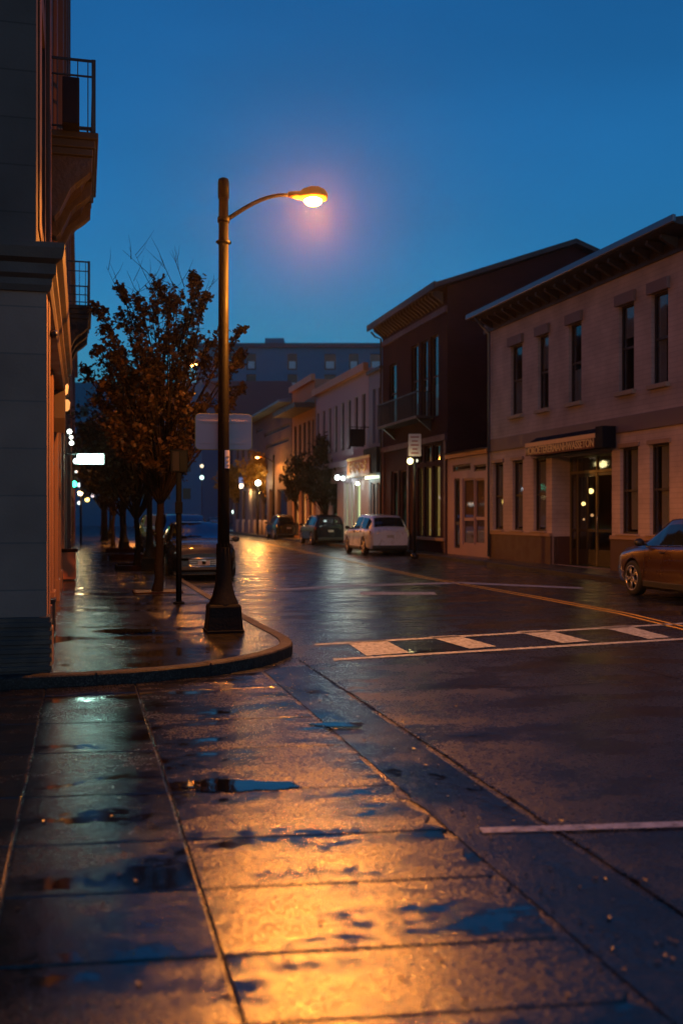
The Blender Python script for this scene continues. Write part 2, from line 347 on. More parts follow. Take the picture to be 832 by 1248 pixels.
# gutter strip between concrete and carriageway
gm = wet('wet_gutter', (.004,.006,.010), (.012,.013,.016), rr=(.08,.18), pud=(.47,.62), pscale=1.1, grain=.34, gscale=80, pst=(1.2,.7,1))
gp = [(1.86,-3),(2.33,-3),(2.36,10.9),(2.0,10.9),(1.86,10.7)]
sheet('gutter_strip', gp, .006, gm)
# groove along the gutter
gr = MB(); gx = 2.40
for i in range(26):
    y0 = -2+i*.52
    gr.box(gx+random.uniform(-.004,.004), gx+.022, y0, y0+.5, -.01, .009)
tag(gr.build('gutter_edging', conc), kind='structure')

# puddles
pm = bpy.data.materials.new('puddle_water'); pm.use_nodes = True; nt = pm.node_tree; b = nt.nodes['Principled BSDF']
b.inputs['Base Color'].default_value = (.008,.009,.01,1); b.inputs['Roughness'].default_value = .03; b.inputs['Specular IOR Level'].default_value = .8
nz = nt.nodes.new('ShaderNodeTexNoise'); nz.inputs['Scale'].default_value = 7; tcn = nt.nodes.new('ShaderNodeTexCoord'); nt.links.new(tcn.outputs['Object'], nz.inputs['Vector'])
bpn = nt.nodes.new('ShaderNodeBump'); bpn.inputs['Strength'].default_value = .05; bpn.inputs['Distance'].default_value = .01; nt.links.new(nz.outputs['Fac'], bpn.inputs['Height']); nt.links.new(bpn.outputs['Normal'], b.inputs['Normal'])
def puddle(x0,x1,y0,y1,z,ex=0,seed=0,name='puddle'):
    """x0..x1,y0..y1: photo box the puddle fills"""
    rnd = random.Random(seed+int(x0)); c = G((x0+x1)/2,(y0+y1)/2,z)
    pts = []; K = 90; ph = [rnd.uniform(0,6.28) for _ in range(6)]
    for k in range(K):
        a = 2*PI*k/K; rr = 1+.10*math.sin(3*a+ph[0])+.07*math.sin(5*a+ph[1])+.07*math.sin(9*a+ph[2])+.05*math.sin(17*a+ph[3])+.04*math.sin(29*a+ph[4])
        px = (x0+x1)/2+(x1-x0)/2*rr*math.cos(a)*.86; py = (y0+y1)/2+(y1-y0)/2*rr*math.sin(a)*.86
        q = G(px,py,z); pts.append((q[0]-c[0],q[1]-c[1]))
    mb = MB(); K2 = len(pts)
    vs = [(p[0],p[1],0) for p in pts]+[(p[0]*.97,p[1]*.97,.0025) for p in pts]
    mb.add(vs, [tuple(range(K2,2*K2))]+[(i,(i+1)%K2,(i+1)%K2+K2,i+K2) for i in range(K2)], False)
    o = mb.build(name, pm, loc=(c[0],c[1],z)); tag(o, kind='structure'); return o
for q in [(208,372,949,966,.0195),(376,450,880,886,.0195),(112,200,766,773,.1265)]:
    puddle(*q)

# painted markings (back-projected from the photo onto the road plane)
def paint(name, polys, m, z=.005, label=None):
    mb = MB()
    for pl in polys:
        P = [G(*p) for p in pl]; mb.add([(x,y,z) for x,y in P], [tuple(range(len(P)))])
    o = mb.build(name, m); 
    for p in o.data.polygons:
        if p.normal.z < 0: p.flip()
    tag(o, label, kind='structure'); return o
paint('crosswalk_marking', [[(423,783.5),(469,780.5),(499,796),(446,799.5)],[(522,776.5),(555,774.5),(605,788),(572,791)],[(628,770),(665,768),(718,781.5),(685,784)],[(731,764.5),(762,762.5),(817,777),(790,779)],
   [(383,785.2),(860,757.6),(860,759.4),(383,787.0)],[(406,803.2),(860,776.2),(860,778.4),(406,805.4)]], M['white'])
paint('stop_line', [[(583,1011.5),(900,1001.5),(905,1008),(588,1018)]], M['white'], z=.0125)
paint('far_crosswalk_marking', [[(439,721.5),(529,722),(532,725),(439,725)],[(300,720),(430,713),(560,709.5),(710,716),(710,718),(560,711.5),(430,715),(300,722)]], M['white'])
cl = [(900,782),(832,765.5),(760,748),(640,725.5),(520,704.6),(406,680),(346,667),(303,659),(262,650),(225,643)]
yl = MB(); pts = [G(*p) for p in cl]
for off in (-.12,.06):
    A = offset_line(pts, off); B = offset_line(pts, off+.07)
    for i in range(len(pts)-1): yl.add([(*A[i],.005),(*A[i+1],.005),(*B[i+1],.005),(*B[i],.005)], [(0,1,2,3)])
tag(yl.build('centre_line_marking', M['yellow']), kind='structure')
# asphalt patches and tar seams
for k_ in ('white','yellow'):
    m_w = M[k_]; nt_ = m_w.node_tree; out_ = nt_.nodes['Material Output']; pb_ = nt_.nodes['Principled BSDF']
    tcw = nt_.nodes.new('ShaderNodeTexCoord'); nw = nt_.nodes.new('ShaderNodeTexNoise'); nw.inputs['Scale'].default_value = 14; nw.inputs['Detail'].default_value = 9; nw.inputs['Roughness'].default_value = .75; nt_.links.new(tcw.outputs['Object'], nw.inputs['Vector'])
    mw = nt_.nodes.new('ShaderNodeMapRange'); mw.inputs['From Min'].default_value = .36; mw.inputs['From Max'].default_value = .56; mw.inputs['To Min'].default_value = .3 if k_ == 'white' else .75; mw.inputs['To Max'].default_value = 1; nt_.links.new(nw.outputs['Fac'], mw.inputs['Value'])
    trn = nt_.nodes.new('ShaderNodeBsdfTransparent'); mxs = nt_.nodes.new('ShaderNodeMixShader'); nt_.links.new(mw.outputs['Result'], mxs.inputs[0]); nt_.links.new(trn.outputs[0], mxs.inputs[1]); nt_.links.new(pb_.outputs[0], mxs.inputs[2]); nt_.links.new(mxs.outputs[0], out_.inputs[0])
tar = mat('tar_seam', (.012,.012,.013), .25)
tb = MB()
for L in [[(470,740),(560,745),(700,741),(832,735)],[(545,835),(640,838),(735,832)],[(400,812),(418,806),(440,812)],[(458,967),(500,975),(530,992),(551,1015)],[(640,800),(760,812),(832,828)]]:
    P = [G(*p) for p in L]; A = offset_line(P, .012); B = offset_line(P, -.012)
    for i in range(len(P)-1): tb.add([(*A[i],.0085),(*A[i+1],.0085),(*B[i+1],.0085),(*B[i],.0085)], [(0,1,2,3)])
tag(tb.build('road_seams', tar), kind='structure')
# small pebbles and litter
lm = mat('wet_leaf_litter', (.10,.05,.02), .4); lb = MB(); rnd = random.Random(3)
for k in range(240):
    px, py = rnd.uniform(20,800), 800+440*rnd.random()**1.3
    x, y = G(px,py); 
    if rnd.random() < .6: x = rnd.gauss(2.1,.25)
    s = rnd.uniform(.006,.02); a = rnd.uniform(0,6.28); z = .012 if x > 1.85 else .022
    if y > kerb_y(min(x,2.4))-.05 and x < 2.5: continue
    c, d = math.cos(a)*s, math.sin(a)*s
    lb.add([(x-c,y-d,z),(x+d*.6,y-c*.6,z+.004),(x+c,y+d,z+.001),(x-d*.6,y+c*.6,z+.005)], [(0,1,2,3)])
tag(lb.build('litter', lm, fix=False), 'scattered wet leaf scraps and grit on the paving and gutter', 'litter', kind='stuff')

# ------------------------------------------------------------------ FACADE helper
class Fac:
    def __init__(s, ox, oy, rz, name, label, cat='building', group=None):
        s.o = (ox,oy); s.rz = rz; s.u = (math.cos(rz), math.sin(rz)); s.i = (-math.sin(rz), math.cos(rz))
        s.root = empty(name, (ox,oy,0), rz, label, cat, group)
    def P(s, px, py, d=0):
        r = ray(px,py); # plane: dot(p-o, i) = d
        k = (s.i[0]*s.o[0]+s.i[1]*s.o[1]+d)/(r[0]*s.i[0]+r[1]*s.i[1])
        x, y, z = r[0]*k, r[1]*k, EYE+r[2]*k
        return ((x-s.o[0])*s.u[0]+(y-s.o[1])*s.u[1], z)
    def rect(s, x0,x1,y0,y1,d=0):
        c = (x0+x1)/2; return (s.P(x0,y0,d)[0], s.P(x1,y0,d)[0], s.P(c,y1,d)[1], s.P(c,y0,d)[1])
def fz(F_, px, d=0):   # camera depth of the facade plane at a photo column
    r_ = ray(px, 600); return (F_.i[0]*F_.o[0]+F_.i[1]*F_.o[1]+d)/(r_[0]*F_.i[0]+r_[1]*F_.i[1])
def wall_holes(mb, u0,u1,z0,z1, holes, y=0, depth=.22):
    us = sorted({u0,u1,*[h[0] for h in holes],*[h[1] for h in holes]}); zs = sorted({z0,z1,*[h[2] for h in holes],*[h[3] for h in holes]})
    us = [u for u in us if u0 <= u <= u1]; zs = [z for z in zs if z0 <= z <= z1]
    for a,b in zip(us,us[1:]):
        for c,d in zip(zs,zs[1:]):
            mu, mz = (a+b)/2, (c+d)/2
            if any(h[0]<mu<h[1] and h[2]<mz<h[3] for h in holes): continue
            mb.add([(a,y,c),(b,y,c),(b,y,d),(a,y,d)], [(0,1,2,3)])
    for h in holes:
        a,b,c,d = h
        mb.add([(a,y,c),(b,y,c),(b,y,d),(a,y,d),(a,y+depth,c),(b,y+depth,c),(b,y+depth,d),(a,y+depth,d)], [(0,4,5,1),(1,5,6,2),(2,6,7,3),(3,7,4,0)])
def window(F, h, frame='winframe', mid=True, curtain=None, y=0, mull=0, lit=None, name='window', fw=.06):
    a,b,c,d = h; f = MB(); yy = y+.10
    f.box(a,a+fw,yy,yy+.06,c,d); f.box(b-fw,b,yy,yy+.06,c,d); f.box(a+fw,b-fw,yy,yy+.06,c,c+fw); f.box(a+fw,b-fw,yy,yy+.06,d-fw,d)
    if mid: f.box(a+fw,b-fw,yy+.004,yy+.07,(c+d)/2-.03,(c+d)/2+.03)
    for k in range(mull):
        u = lerp(a,b,(k+1)/(mull+1)); f.box(u-.025,u+.025,yy+.006,yy+.055,c+fw,d-fw)
    fr = f.build(name, M[frame], F.root)
    MB().box(a+fw,b-fw,yy+.03,yy+.036,c+fw,d-fw).build('pane', M['glass'], fr)
    q = MB(); q.box(a-.02,b+.02,y+.9,y+.92,c-.02,d+.02); q.box(a-.02,a,y+.23,y+.9,c,d); q.box(b,b+.02,y+.23,y+.9,c,d); q.box(a,b,y+.23,y+.9,d,d+.02); q.box(a,b,y+.23,y+.9,c-.02,c)
    q.build('room', M['dark'] if not lit else M[lit], fr)
    if curtain:
        cm = MB(); n = 14; t0, t1, zc0, zc1 = curtain; w = b-a
        pts = [(lerp(a+fw,b-fw,lerp(t0,t1,k/n)), yy+.075+.012*math.sin(k*2.2)) for k in range(n+1)]
        z0_, z1_ = lerp(c,d,zc0), lerp(c,d,zc1)
        for k in range(n): cm.add([(*pts[k],z0_),(*pts[k+1],z0_),(*pts[k+1],z1_),(*pts[k],z1_)], [(0,1,2,3)])
        cm.build('curtain', M['curtain'], fr)
    return fr
def side_box(mb, u0,u1,y1,z0,z1):   # closes building behind facade
    mb.add([(u0,0,z0),(u1,0,z0),(u1,y1,z0),(u0,y1,z0),(u0,0,z1),(u1,0,z1),(u1,y1,z1),(u0,y1,z1)], [(4,5,6,7),(1,2,6,5),(2,3,7,6),(3,0,4,7)])

# ------------------------------------------------------------------ TAN BRICK BUILDING
dl = R(1.28); g0 = G(675,688,.13)
F = Fac(g0[0], g0[1], -PI/2+dl, 'brick_building', 'tan brick two storey building with lettered awning over a recessed doorway')
TAN = F
u0 = F.P(597,600)[0]; u1 = F.P(836,600)[0]
up = [F.rect(*q) for q in [(622,636,415,503),(655,668,407,496),(692.5,708,395,490),(753.5,772,373,478),(793,813.5,360,472)]]
lo = [F.rect(*q) for q in [(600.6,612.7,561,643),(624,636.6,560,644),(649.6,665,557,646),(755,777,547.5,653.5),(791,815,545,657)]]
za = sum(h[2] for h in up)/5; zb = sum(h[3] for h in up)/5; zc = sum(h[2] for h in lo)/5; zd = sum(h[3] for h in lo)/5
print('TAN', u0, u1, za, zb, zc, zd)
up = [(h[0],h[1],za,zb) for h in up]; lo = [(h[0],h[1],zc,zd) for h in lo]
de = .62
du0, du1 = F.P(672,620)[0], F.P(745,620)[0]
dz1 = F.P(715,552)[1]
zE = F.P(700,323,-.62)[1]; print('eave', zE, 'door', du0, du1, dz1)
wtop = zE-.28
w = MB(); wall_holes(w, u0,u1,1.02,wtop, up+lo+[(du0,du1,.13,dz1)]); side_box(w,u0,u1,9,.1,wtop)
# lower plinth either side of the recess, and the recess lining
w.build('wall', M['brick_tan'], F.root)
w = MB(); w.box(u0+.001,du0,-.05,.05,.1,1.02); w.box(du0-.3,du0,.05,de,.1,1.0); w.build('plinth', M['plinth_br'], F.root, .006); MB().box(du1,u1-.001,-.05,.05,.1,1.02).build('plinth', M['plinth_br'], F.root, .006)
w = MB(); w.box(du0-.25,du0-.003,.22,de+.2,.9,dz1); w.box(du1+.003,du1+.2,.22,de+.2,.1,dz1); w.box(du0-.2,du1+.2,.22,de+.3,dz1,dz1+.1); w.build('recess_lining', M['brick_tan'], F.root)
w = MB(); w.box(u0,u1,-.06,.02,F.P(700,535)[1]-.02,F.P(700,518)[1]); w.build('band_course', M['band'], F.root, .01)
for a_,b2 in ((u0,du0),(du1,u1)): MB().box(a_,b2,-.08,.03,zc-.16,zc-.05).build('string_course', M['trim_tan'], F.root, .01)
for i,h in enumerate(up):
    window(F, h, curtain=[(0.05,.95,.02,.5),(.05,.95,.55,.98),(.05,.95,.02,.42),(.05,.95,.62,.98),(.05,.6,.02,.98)][i])
    MB().box(h[0]-.1,h[1]+.1,-.10,.03,zb+.0,zb+.30).build('lintel', M['lintel'], F.root, .01)
    MB().box(h[0]-.08,h[1]+.08,-.12,.08,za-.12,za-.002).build('sill', M['sill'], F.root, .01)
for i,h in enumerate(lo):
    window(F, h, curtain=(.3,.95,.05,.98) if i > 2 else (0.1,.9,.05,.95))
    MB().box(h[0]-.07,h[1]+.07,-.06,.03,zd+.0,zd+.12).build('lintel', M['trim_tan'], F.root, .01)
    MB().box(h[0]-.07,h[1]+.07,-.11,.08,zc-.05,zc-.002).build('sill', M['sill'], F.root, .01)
# doorway
y = de; d = MB(); a, b_ = du0, du1; tz = F.P(715,575,de)[1]
mids = [F.P(703,600,de)[0], F.P(726.5,600,de)[0], F.P(737,600,de)[0]]
d.box(a,b_,y,y+.06,tz-.04,tz+.04); d.box(a,b_,y,y+.06,dz1-.06,dz1); 
for u in [a+.03]+mids[:2]: d.box(u-.03,u+.03,y-.004,y+.056,.13,dz1-.002)
d.build('door_frame', mat('brass_frame', (.20,.16,.09), .4, .4), F.root)
dr = MB()
for (p,q) in [(a+.07,mids[0]-.04),(mids[0]+.04,(mids[0]+mids[1])/2-.01),((mids[0]+mids[1])/2+.01,mids[1]-.04),(mids[1]+.04,b_-.02)]:
    dr.box(p,p+.05,y+.01,y+.05,.15,tz-.05); dr.box(q-.05,q,y+.01,y+.05,.15,tz-.05); dr.box(p+.05,q-.05,y+.01,y+.05,.15,.62); dr.box(p+.05,q-.05,y+.01,y+.05,1.15,1.24); dr.box(p+.05,q-.05,y+.01,y+.05,tz-.14,tz-.05)
dd = dr.build('door', mat('dark_door', (.025,.018,.015), .35), F.root, .004)
MB().box(a+.05,b_-.02,y+.03,y+.036,.3,dz1-.06).build('pane', M['glass'], dd)
MB().tube([(mids[1]+.11,y-.02,1.0),(mids[1]+.11,y-.05,1.05),(mids[1]+.11,y-.05,1.6),(mids[1]+.11,y-.02,1.65)], .012).build('handle', M['chrome'], dd)
rm = MB(); rm.box(a-6,b_+.6,y+3.4,y+3.5,.12,dz1+.1); rm.box(a-6,a-.3,.93,.96,.12,dz1+.1); rm.box(a-6,a-5.9,.96,y+3.4,.12,dz1+.1); rm.box(b_+.6,b_+.65,y+.1,y+3.4,.12,dz1+.1); rm.box(a-6,b_+.65,y+.3,y+3.5,dz1+.1,dz1+.14); rm.build('hall', mat('hall_wall', (.12,.05,.02), .8), F.root)
# awning with lettered valance
au0, az0 = F.P(640,551,-.45); au1 = F.P(725,551,-.45)[0]
azb = (F.P(640,552,-.45)[1]+F.P(725,549,-.45)[1])/2; azt = (F.P(640,541,-.45)[1]+F.P(725,530,-.45)[1])/2
AW = empty('shop_awning', F.root.matrix_basis @ Vector((0,0,0)), F.rz, 'narrow box awning with gilt lettering on its orange valance above the recessed doorway', 'awning')
AW.location = (F.o[0],F.o[1],0)
print('awn', azb, azt)
aw = MB(); aw.prism_x([(-.45,azb),(-.06,azb-.02),(-.06,azt+.22),(-.45,azt)], au0, au1); aw.build('canopy_box', M['navy'], AW, .01)
MB().box(au0,au1,-.475,-.452,azt-.10,azt+.03).build('valance_rail', mat('awning_rail',(.85,.52,.25),.5), AW)
MB().box(au0+.02,au1-.02,-.468,-.452,azb-.02,azt-.102).build('valance', mat('valance_cloth',(.16,.035,.012),.6), AW)
fc = bpy.data.curves.new('lettering', 'FONT'); fc.body = 'MOROETERERMANHWASSETON'; fc.size = (azt-.11-azb)*1.25; fc.extrude = .008; fc.align_x = 'CENTER'; fc.align_y = 'CENTER'; fc.offset = .004
fc.materials.append(M['gold']); fo = bpy.data.objects.new('lettering', fc); COL.objects.link(fo); fo.parent = AW
fo.rotation_euler = (PI/2,0,0); fo.location = ((au0+au1)/2,-.474,(azb-.02+azt-.10)/2)
bpy.context.view_layer.update(); wd = fo.dimensions.x
sx0 = (au1-au0-.12)/wd
me_ = bpy.data.meshes.new_from_object(fo.evaluated_get(bpy.context.evaluated_depsgraph_get())); fl = fo.location.copy(); bpy.data.objects.remove(fo)
fo = bpy.data.objects.new('lettering', me_); COL.objects.link(fo); fo.parent = AW; fo.rotation_euler = (PI/2,0,0); fo.location = fl; fo.scale.x = sx0
MB().box(au1+.01,au1+.40,-.46,-.06,azb-.03,azt+.20).build('end_panel', M['navy'], AW)
# roof
r = MB(); eo = .62
r.prism_x([(-eo,zE),(-eo,zE-.14),(-.02,zE-.22),(9.6,zE-.22),(9.6,zE),(4.5,zE+1.0)], u0-.5, u1+.45); r.build('roof', M['roofmat'], F.root)
r = MB(); r.box(u0-.55,u1+.5,-eo-.10,-eo+.0,zE-.13,zE+.05); r.build('gutter', M['gutter'], F.root, .02)
r = MB(); r.box(u0-.5,u1+.4,-.05,.0-.003,zE-.62,zE-.30); r.build('frieze', M['eave'], F.root, .01)
def row_part(mb, name, m, parent, us):
    o = mb.build(name, m, parent, loc=(us[0],0,0))
    for u_ in us[1:]:
        c = o.copy(); COL.objects.link(c); c.parent = parent; c.location = (u_,0,0)
nb = int((u1-u0-.3)/.62); row_part(MB().prism_x([(-.5,zE-.20),(-.05,zE-.26),(-.05,zE-.52),(-.12,zE-.50),(-.5,zE-.30)],0,.12),'eave_bracket',M['eave'],F.root,[u0+.2+.62*k for k in range(nb+1)])
MB().tube([(u0+.08,-.1,.2),(u0+.08,-.1,zE-.7),(u0+.08,-eo,zE-.15)], .045, 8).build('downpipe', M['gutter'], F.root)

# ------------------------------------------------------------------ LOW SHOP between the brick buildings
c0 = (F.o[0]+F.u[0]*u0, F.o[1]+F.u[1]*u0)      # far corner of the tan building
print('corner', c0)
S = Fac(c0[0], c0[1], -PI/2, 'low_shop', 'low pink painted shopfront with glazed double doors squeezed between two brick buildings')
LS = c0[0]
s0 = S.P(545,600)[0]; sz = S.P(570,556)[1]
sw = MB(); hol = [S.rect(553,560,583,668),S.rect(563,577,583,664),S.rect(577.5,590,583,664),S.rect(551,573,566,574),S.rect(577,592,566,574)]
hol = [(h[0],h[1],max(h[2],.2),h[3]) for h in hol]
wall_holes(sw, s0,0,.13,sz,hol,depth=.1); side_box(sw,s0,0,6,.1,sz); sw.build('wall', M['pink'], S.root)
for h,mm in zip(hol,['winframe','pink','pink','winframe','winframe']):
    a_,b2,c_,d_ = h; f = MB(); f.box(a_,a_+.07,.05,.1,c_,d_); f.box(b2-.07,b2,.05,.1,c_,d_); f.box(a_,b2,.052,.098,d_-.07,d_); f.box(a_,b2,.052,.098,c_,c_+.07)
    tall = d_-c_ > 1
    if tall: f.box(a_,b2,.052,.098,c_+.9,c_+1.02)
    fr = f.build('door' if tall else 'transom_window', M[mm], S.root); MB().box(a_,b2,.12,.14,c_,d_).build('blind', M['dooryel'] if mm=='pink' else M['dark'], fr); MB().box(a_+.07,b2-.07,.07,.075,c_+.07,d_-.07).build('pane', M['glass'], fr)
MB().box(s0,-.05,-.12,0,sz,sz+.18).build('cornice', M['lamplit'], S.root, .01)
MB().prism_x([(-.35,sz+.18),(6,sz+.9),(6,sz+.18)], s0+.0, -.05).build('roof', M['tin'], S.root)

# ------------------------------------------------------------------ MAROON GABLED BUILDING
c1 = (LS, c0[1]-s0)   # its near corner
B = Fac(c1[0], c1[1], -PI/2, 'gabled_building', 'tall maroon brick building with gabled side wall, bracketed eave and small balcony')
b0 = B.P(466,500)[0]
bz = B.P(522,349,-.62)[1]-.06
r1 = B.rect(474,483,426,505); r2 = [B.rect(501,509.5,414,508),B.rect(512.5,521,410,508),B.rect(524,534,404,508)]
t_ = r2[2][3]; r2 = [(h[0],h[1],h[2],t_-.15) for h in r2]; r1 = (r1[0],r1[1],r2[0][2],t_-.5)
shopw = [B.rect(508,514.5,570,650),B.rect(516.5,525,570,650),B.rect(527,536,570,650)]; z_b = shopw[0][2]; z_t = shopw[0][3]
shopw = [(h[0],h[1],.75,z_t) for h in shopw]
trans = [(h[0],h[1],z_t+.18,z_t+.85) for h in shopw]
drs = [B.rect(476,484,572,665),B.rect(486,495,572,665)]; drs = [(h[0],h[1],.2,z_t) for h in drs]
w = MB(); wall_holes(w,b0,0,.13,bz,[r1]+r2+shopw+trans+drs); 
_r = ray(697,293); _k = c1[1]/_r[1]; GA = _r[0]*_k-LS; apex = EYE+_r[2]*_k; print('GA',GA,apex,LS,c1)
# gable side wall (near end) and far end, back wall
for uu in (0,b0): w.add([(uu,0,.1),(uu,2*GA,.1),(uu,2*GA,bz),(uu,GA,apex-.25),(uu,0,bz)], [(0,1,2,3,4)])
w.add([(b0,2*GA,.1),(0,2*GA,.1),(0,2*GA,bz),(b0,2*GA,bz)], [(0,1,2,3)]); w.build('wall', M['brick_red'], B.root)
rf = MB(); ov = .62
rf.prism_x([(-ov,bz+.05),(GA,apex),(2*GA+.5,bz+.05),(2*GA+.5,bz-.12),(GA,apex-.2),(-ov,bz-.15)], b0-.4, .35)
rf.build('roof', M['roofmat'], B.root)
MB().box(b0-.4,.36,-ov-.07,-ov+.02,bz-.2,bz+.09).build('gutter', M['eave'], B.root, .01)
MB().box(b0,0-.02,-.08,-.003,bz-1.0,bz-.75).build('frieze', M['trim_red'], B.root, .01)
row_part(MB().prism_x([(-.5,bz-.12),(-.03,bz-.12),(-.03,bz-.62),(-.15,bz-.5),(-.48,bz-.28)],0,.12),'eave_bracket',M['eave'],B.root,[b0+.1+.42*k for k in range(int((-.2-b0)/.42))])
MB().tube([(b0-.1,-.55,bz-.25),(b0-.05,-.35,bz-.5),(b0+.05,-.1,bz-.6),(b0+.08,-.1,.2)], .05, 8).build('downpipe', M['winframe'], B.root)
for h in [r1]+r2: window(B,h,mid=True,curtain=(0.1,.9,.02,.4))
for h in shopw: window(B,h,mid=False,name='shop_window',lit='shoplit')
for h in trans: window(B,h,mid=False,fw=.05)
for h in drs: window(B,h,mid=False,name='shop_door',frame='trim_red')
MB().box(b0,-.01,-.12,-.003,z_t+.95,z_t+1.2).build('shop_cornice', M['trim_red'], B.root, .01)
MB().box(shopw[0][0]-.1,-.1,-.14,-.003,.62,.74).build('sill', M['trim_tan'], B.root, .01)
for u in (b0+.1,drs[1][1]+.25,-.3): MB().box(u,u+.24,-.07,-.003,.13,z_t+.95).build('pilaster', M['trim_red'], B.root, .01)
# balcony
bu0, bu1 = B.P(478,510)[0], B.P(528,510)[0]; bzz = B.P(505,513)[1]; bd = .75
MB().box(bu0,bu1,-bd,-.003,bzz-.12,bzz).build('balcony_slab', M['winframe'], B.root, .01)
rl = MB(); rl.box(bu0,bu1,-bd,-bd+.04,bzz+.95,bzz+1.0); rl.box(bu0,bu0+.04,-bd+.04,0,bzz+.95,bzz+1.0); rl.box(bu1-.04,bu1,-bd+.04,0,bzz+.95,bzz+1.0)
k = bu0
while k < bu1: rl.box(k,k+.02,-bd+.01,-bd+.03,bzz,bzz+.95); k += .13
for k in range(1,6): rl.box(bu1-.03,bu1-.01,-bd+k*.12,-bd+k*.12+.02,bzz,bzz+.95); rl.box(bu0+.01,bu0+.03,-bd+k*.12,-bd+k*.12+.02,bzz,bzz+.95)
rl.build('balcony_railing', M['darkiron'], B.root)
for u in (bu0+.3,bu1-.4): MB().prism_x([(-.6,bzz-.12),(-.003,bzz-.12),(-.003,bzz-.6),(-.2,bzz-.42)], u, u+.12).build('balcony_bracket', M['winframe'], B.root)
# goods glowing inside the shop
it = MB(); rnd = random.Random(5)
il = {'warm':(1,.62,.2),'cool':(.5,.75,1),'green':(.6,.8,.35)}
for i,(px_,py_,c,sz_) in enumerate([(510,576,'warm',.075),(519.5,574,'green',.085),(512.5,606,'cool',.05),(531.5,599,'cool',.06),(534,574,'green',.06),(532.5,610,'warm',.045),(522,590,'green',.045),(521.5,612,'warm',.045)]):
    pp = at(px_,py_,fz(B,px_,.5)); zz = pp[2]
    L_ = empty('pendant_light', pp, 0, ['round amber light high in the first pane of the maroon shop window','soft green-yellow globe high in the middle pane of the maroon shop window','small cool blue light low in the first pane of the maroon shop window','blue-white light at mid height in the last pane of the maroon shop window','green-yellow light at the top of the last pane of the maroon shop window','tiny amber light low in the last pane of the maroon shop window','small green-yellow light under the globe in the middle pane of the maroon shop','tiny amber light low in the middle pane of the maroon shop window'][i], 'light', 'lights inside the maroon shop')
    MB().ball((0,0,0), sz_, 10).build('bulb', emit('bulb_'+c, il[c], 4.), L_); MB().tube([(0,0,sz_),(0,0,max(sz_+.1,z_t-zz))], .006, 5).build('cord', M['darkiron'], L_)

# ------------------------------------------------------------------ PALE SHOP ROW further on
def row_fac(x_near, name, label):
    # street plane at world X = LS ; near corner seen at photo column x_near
    r_ = ray(x_near, 600); k = LS/r_[0]; return Fac(LS, r_[1]*k, -PI/2, name, label)
A = row_fac(466,'pale_building','narrow blue-grey two window building squeezed against the maroon gable, navy panel over its shop')
A.root.location.y -= .02
a0 = A.P(449,500)[0]; at_ = A.P(458,452)[1]
w = MB(); hh = [A.rect(454,457.5,474,540),A.rect(460.5,464.5,472,540)]; sh = [A.rect(451,457,588,652),A.rect(458.5,465,588,652)]; sh=[(h[0],h[1],.3,h[3]) for h in sh]
wall_holes(w,a0+.01,-.02,.13,at_,hh+sh); side_box(w,a0+.01,-.02,12,.1,at_); w.build('wall', M['paleblue'], A.root)
for h in hh: window(A,h,frame='paleblue',mid=True)
for h in sh: window(A,h,frame='pale',mid=False,name='shop_window')
z1_ = A.P(458,546)[1]; z2_ = A.P(458,577)[1]
MB().box(a0+.05,-.05,-.3,-.003,z2_,z1_).build('fascia_panel', M['navy'], A.root, .01)
MB().box(a0,-.02,-.15,.0-.003,at_-.05,at_+.1).build('coping', M['winframe'], A.root)
MB().box(a0+.3,-.5,-.28,-.02,z2_-.25,z2_-.12).build('lit_underside', emit('underside_glow', (.85,1,.7), 1.6), A.root)  # glowing box added in place of the lit white awning underside

K = row_fac(449,'white_building','pale rendered building with eight tall narrow upper windows, orange-lit coping and a lit white doorway')
K.root.location.y += .01
k0 = K.P(385,520)[0]; kt = (K.P(385,480)[1]+K.P(448,449)[1])/2
wins = [(385.8,388.8),(392.6,396),(399.8,403.4),(407,411),(415,419.6),(423,427.8),(431.8,436.2),(440.6,445.4)]
hs = [K.rect(a_,b2,520,521) for a_,b2 in wins]; kz1 = (K.P(387,502)[1]+K.P(443,482)[1])/2; kz0 = K.P(430,546)[1]
hs = [(h[0],h[1],kz0,kz1) for h in hs]
doors = [K.rect(419,424,588,650),K.rect(425.5,430,588,650),K.rect(432,439,588,650),K.rect(390,398,588,650),K.rect(401,411,588,650)]; doors = [(h[0],h[1],.3,h[3]) for h in doors]
w = MB(); wall_holes(w,k0,-.01,.13,kt,hs+doors); side_box(w,k0,-.01,14,.1,kt); w.build('wall', M['pale'], K.root)
for h in hs: window(K,h,frame='palewin',mid=True,fw=.1)
for i,h in enumerate(doors):
    fr = window(K,h,frame='pale',mid=False,name='shop_door',lit='doorlit' if i < 3 else None)
MB().box(k0,-.01,-.28,-.003,kt-.15,kt+.25).build('coping', M['lamplit'], K.root, .01)
MB().box(k0+.1,-.1,-.2,-.003,kz0-.9,kz0-.6).build('string_course', M['pale'], K.root, .01)
sa = K.rect(423,450,560,578,-.35)
SG = empty('shop_sign', (K.o[0],K.root.location.y,0), K.rz, 'orange box sign with thin gilt script fixed over the lit white doorway', 'sign')
MB().box(sa[0],sa[1]-.05,-.35,-.003,sa[2],sa[3]).build('sign_board', M['orangesign'], SG, .01); MB().box(sa[0]-.03,sa[1]-.0,-.37,-.0,sa[3]+.002,sa[3]+.14).build('sign_cap', M['gold'], SG); MB().box(sa[0]-.03,sa[1]-.0,-.37,-.0,sa[2]-.12,sa[2]-.002).build('sign_rim', M['sill'], SG)
sq = MB()
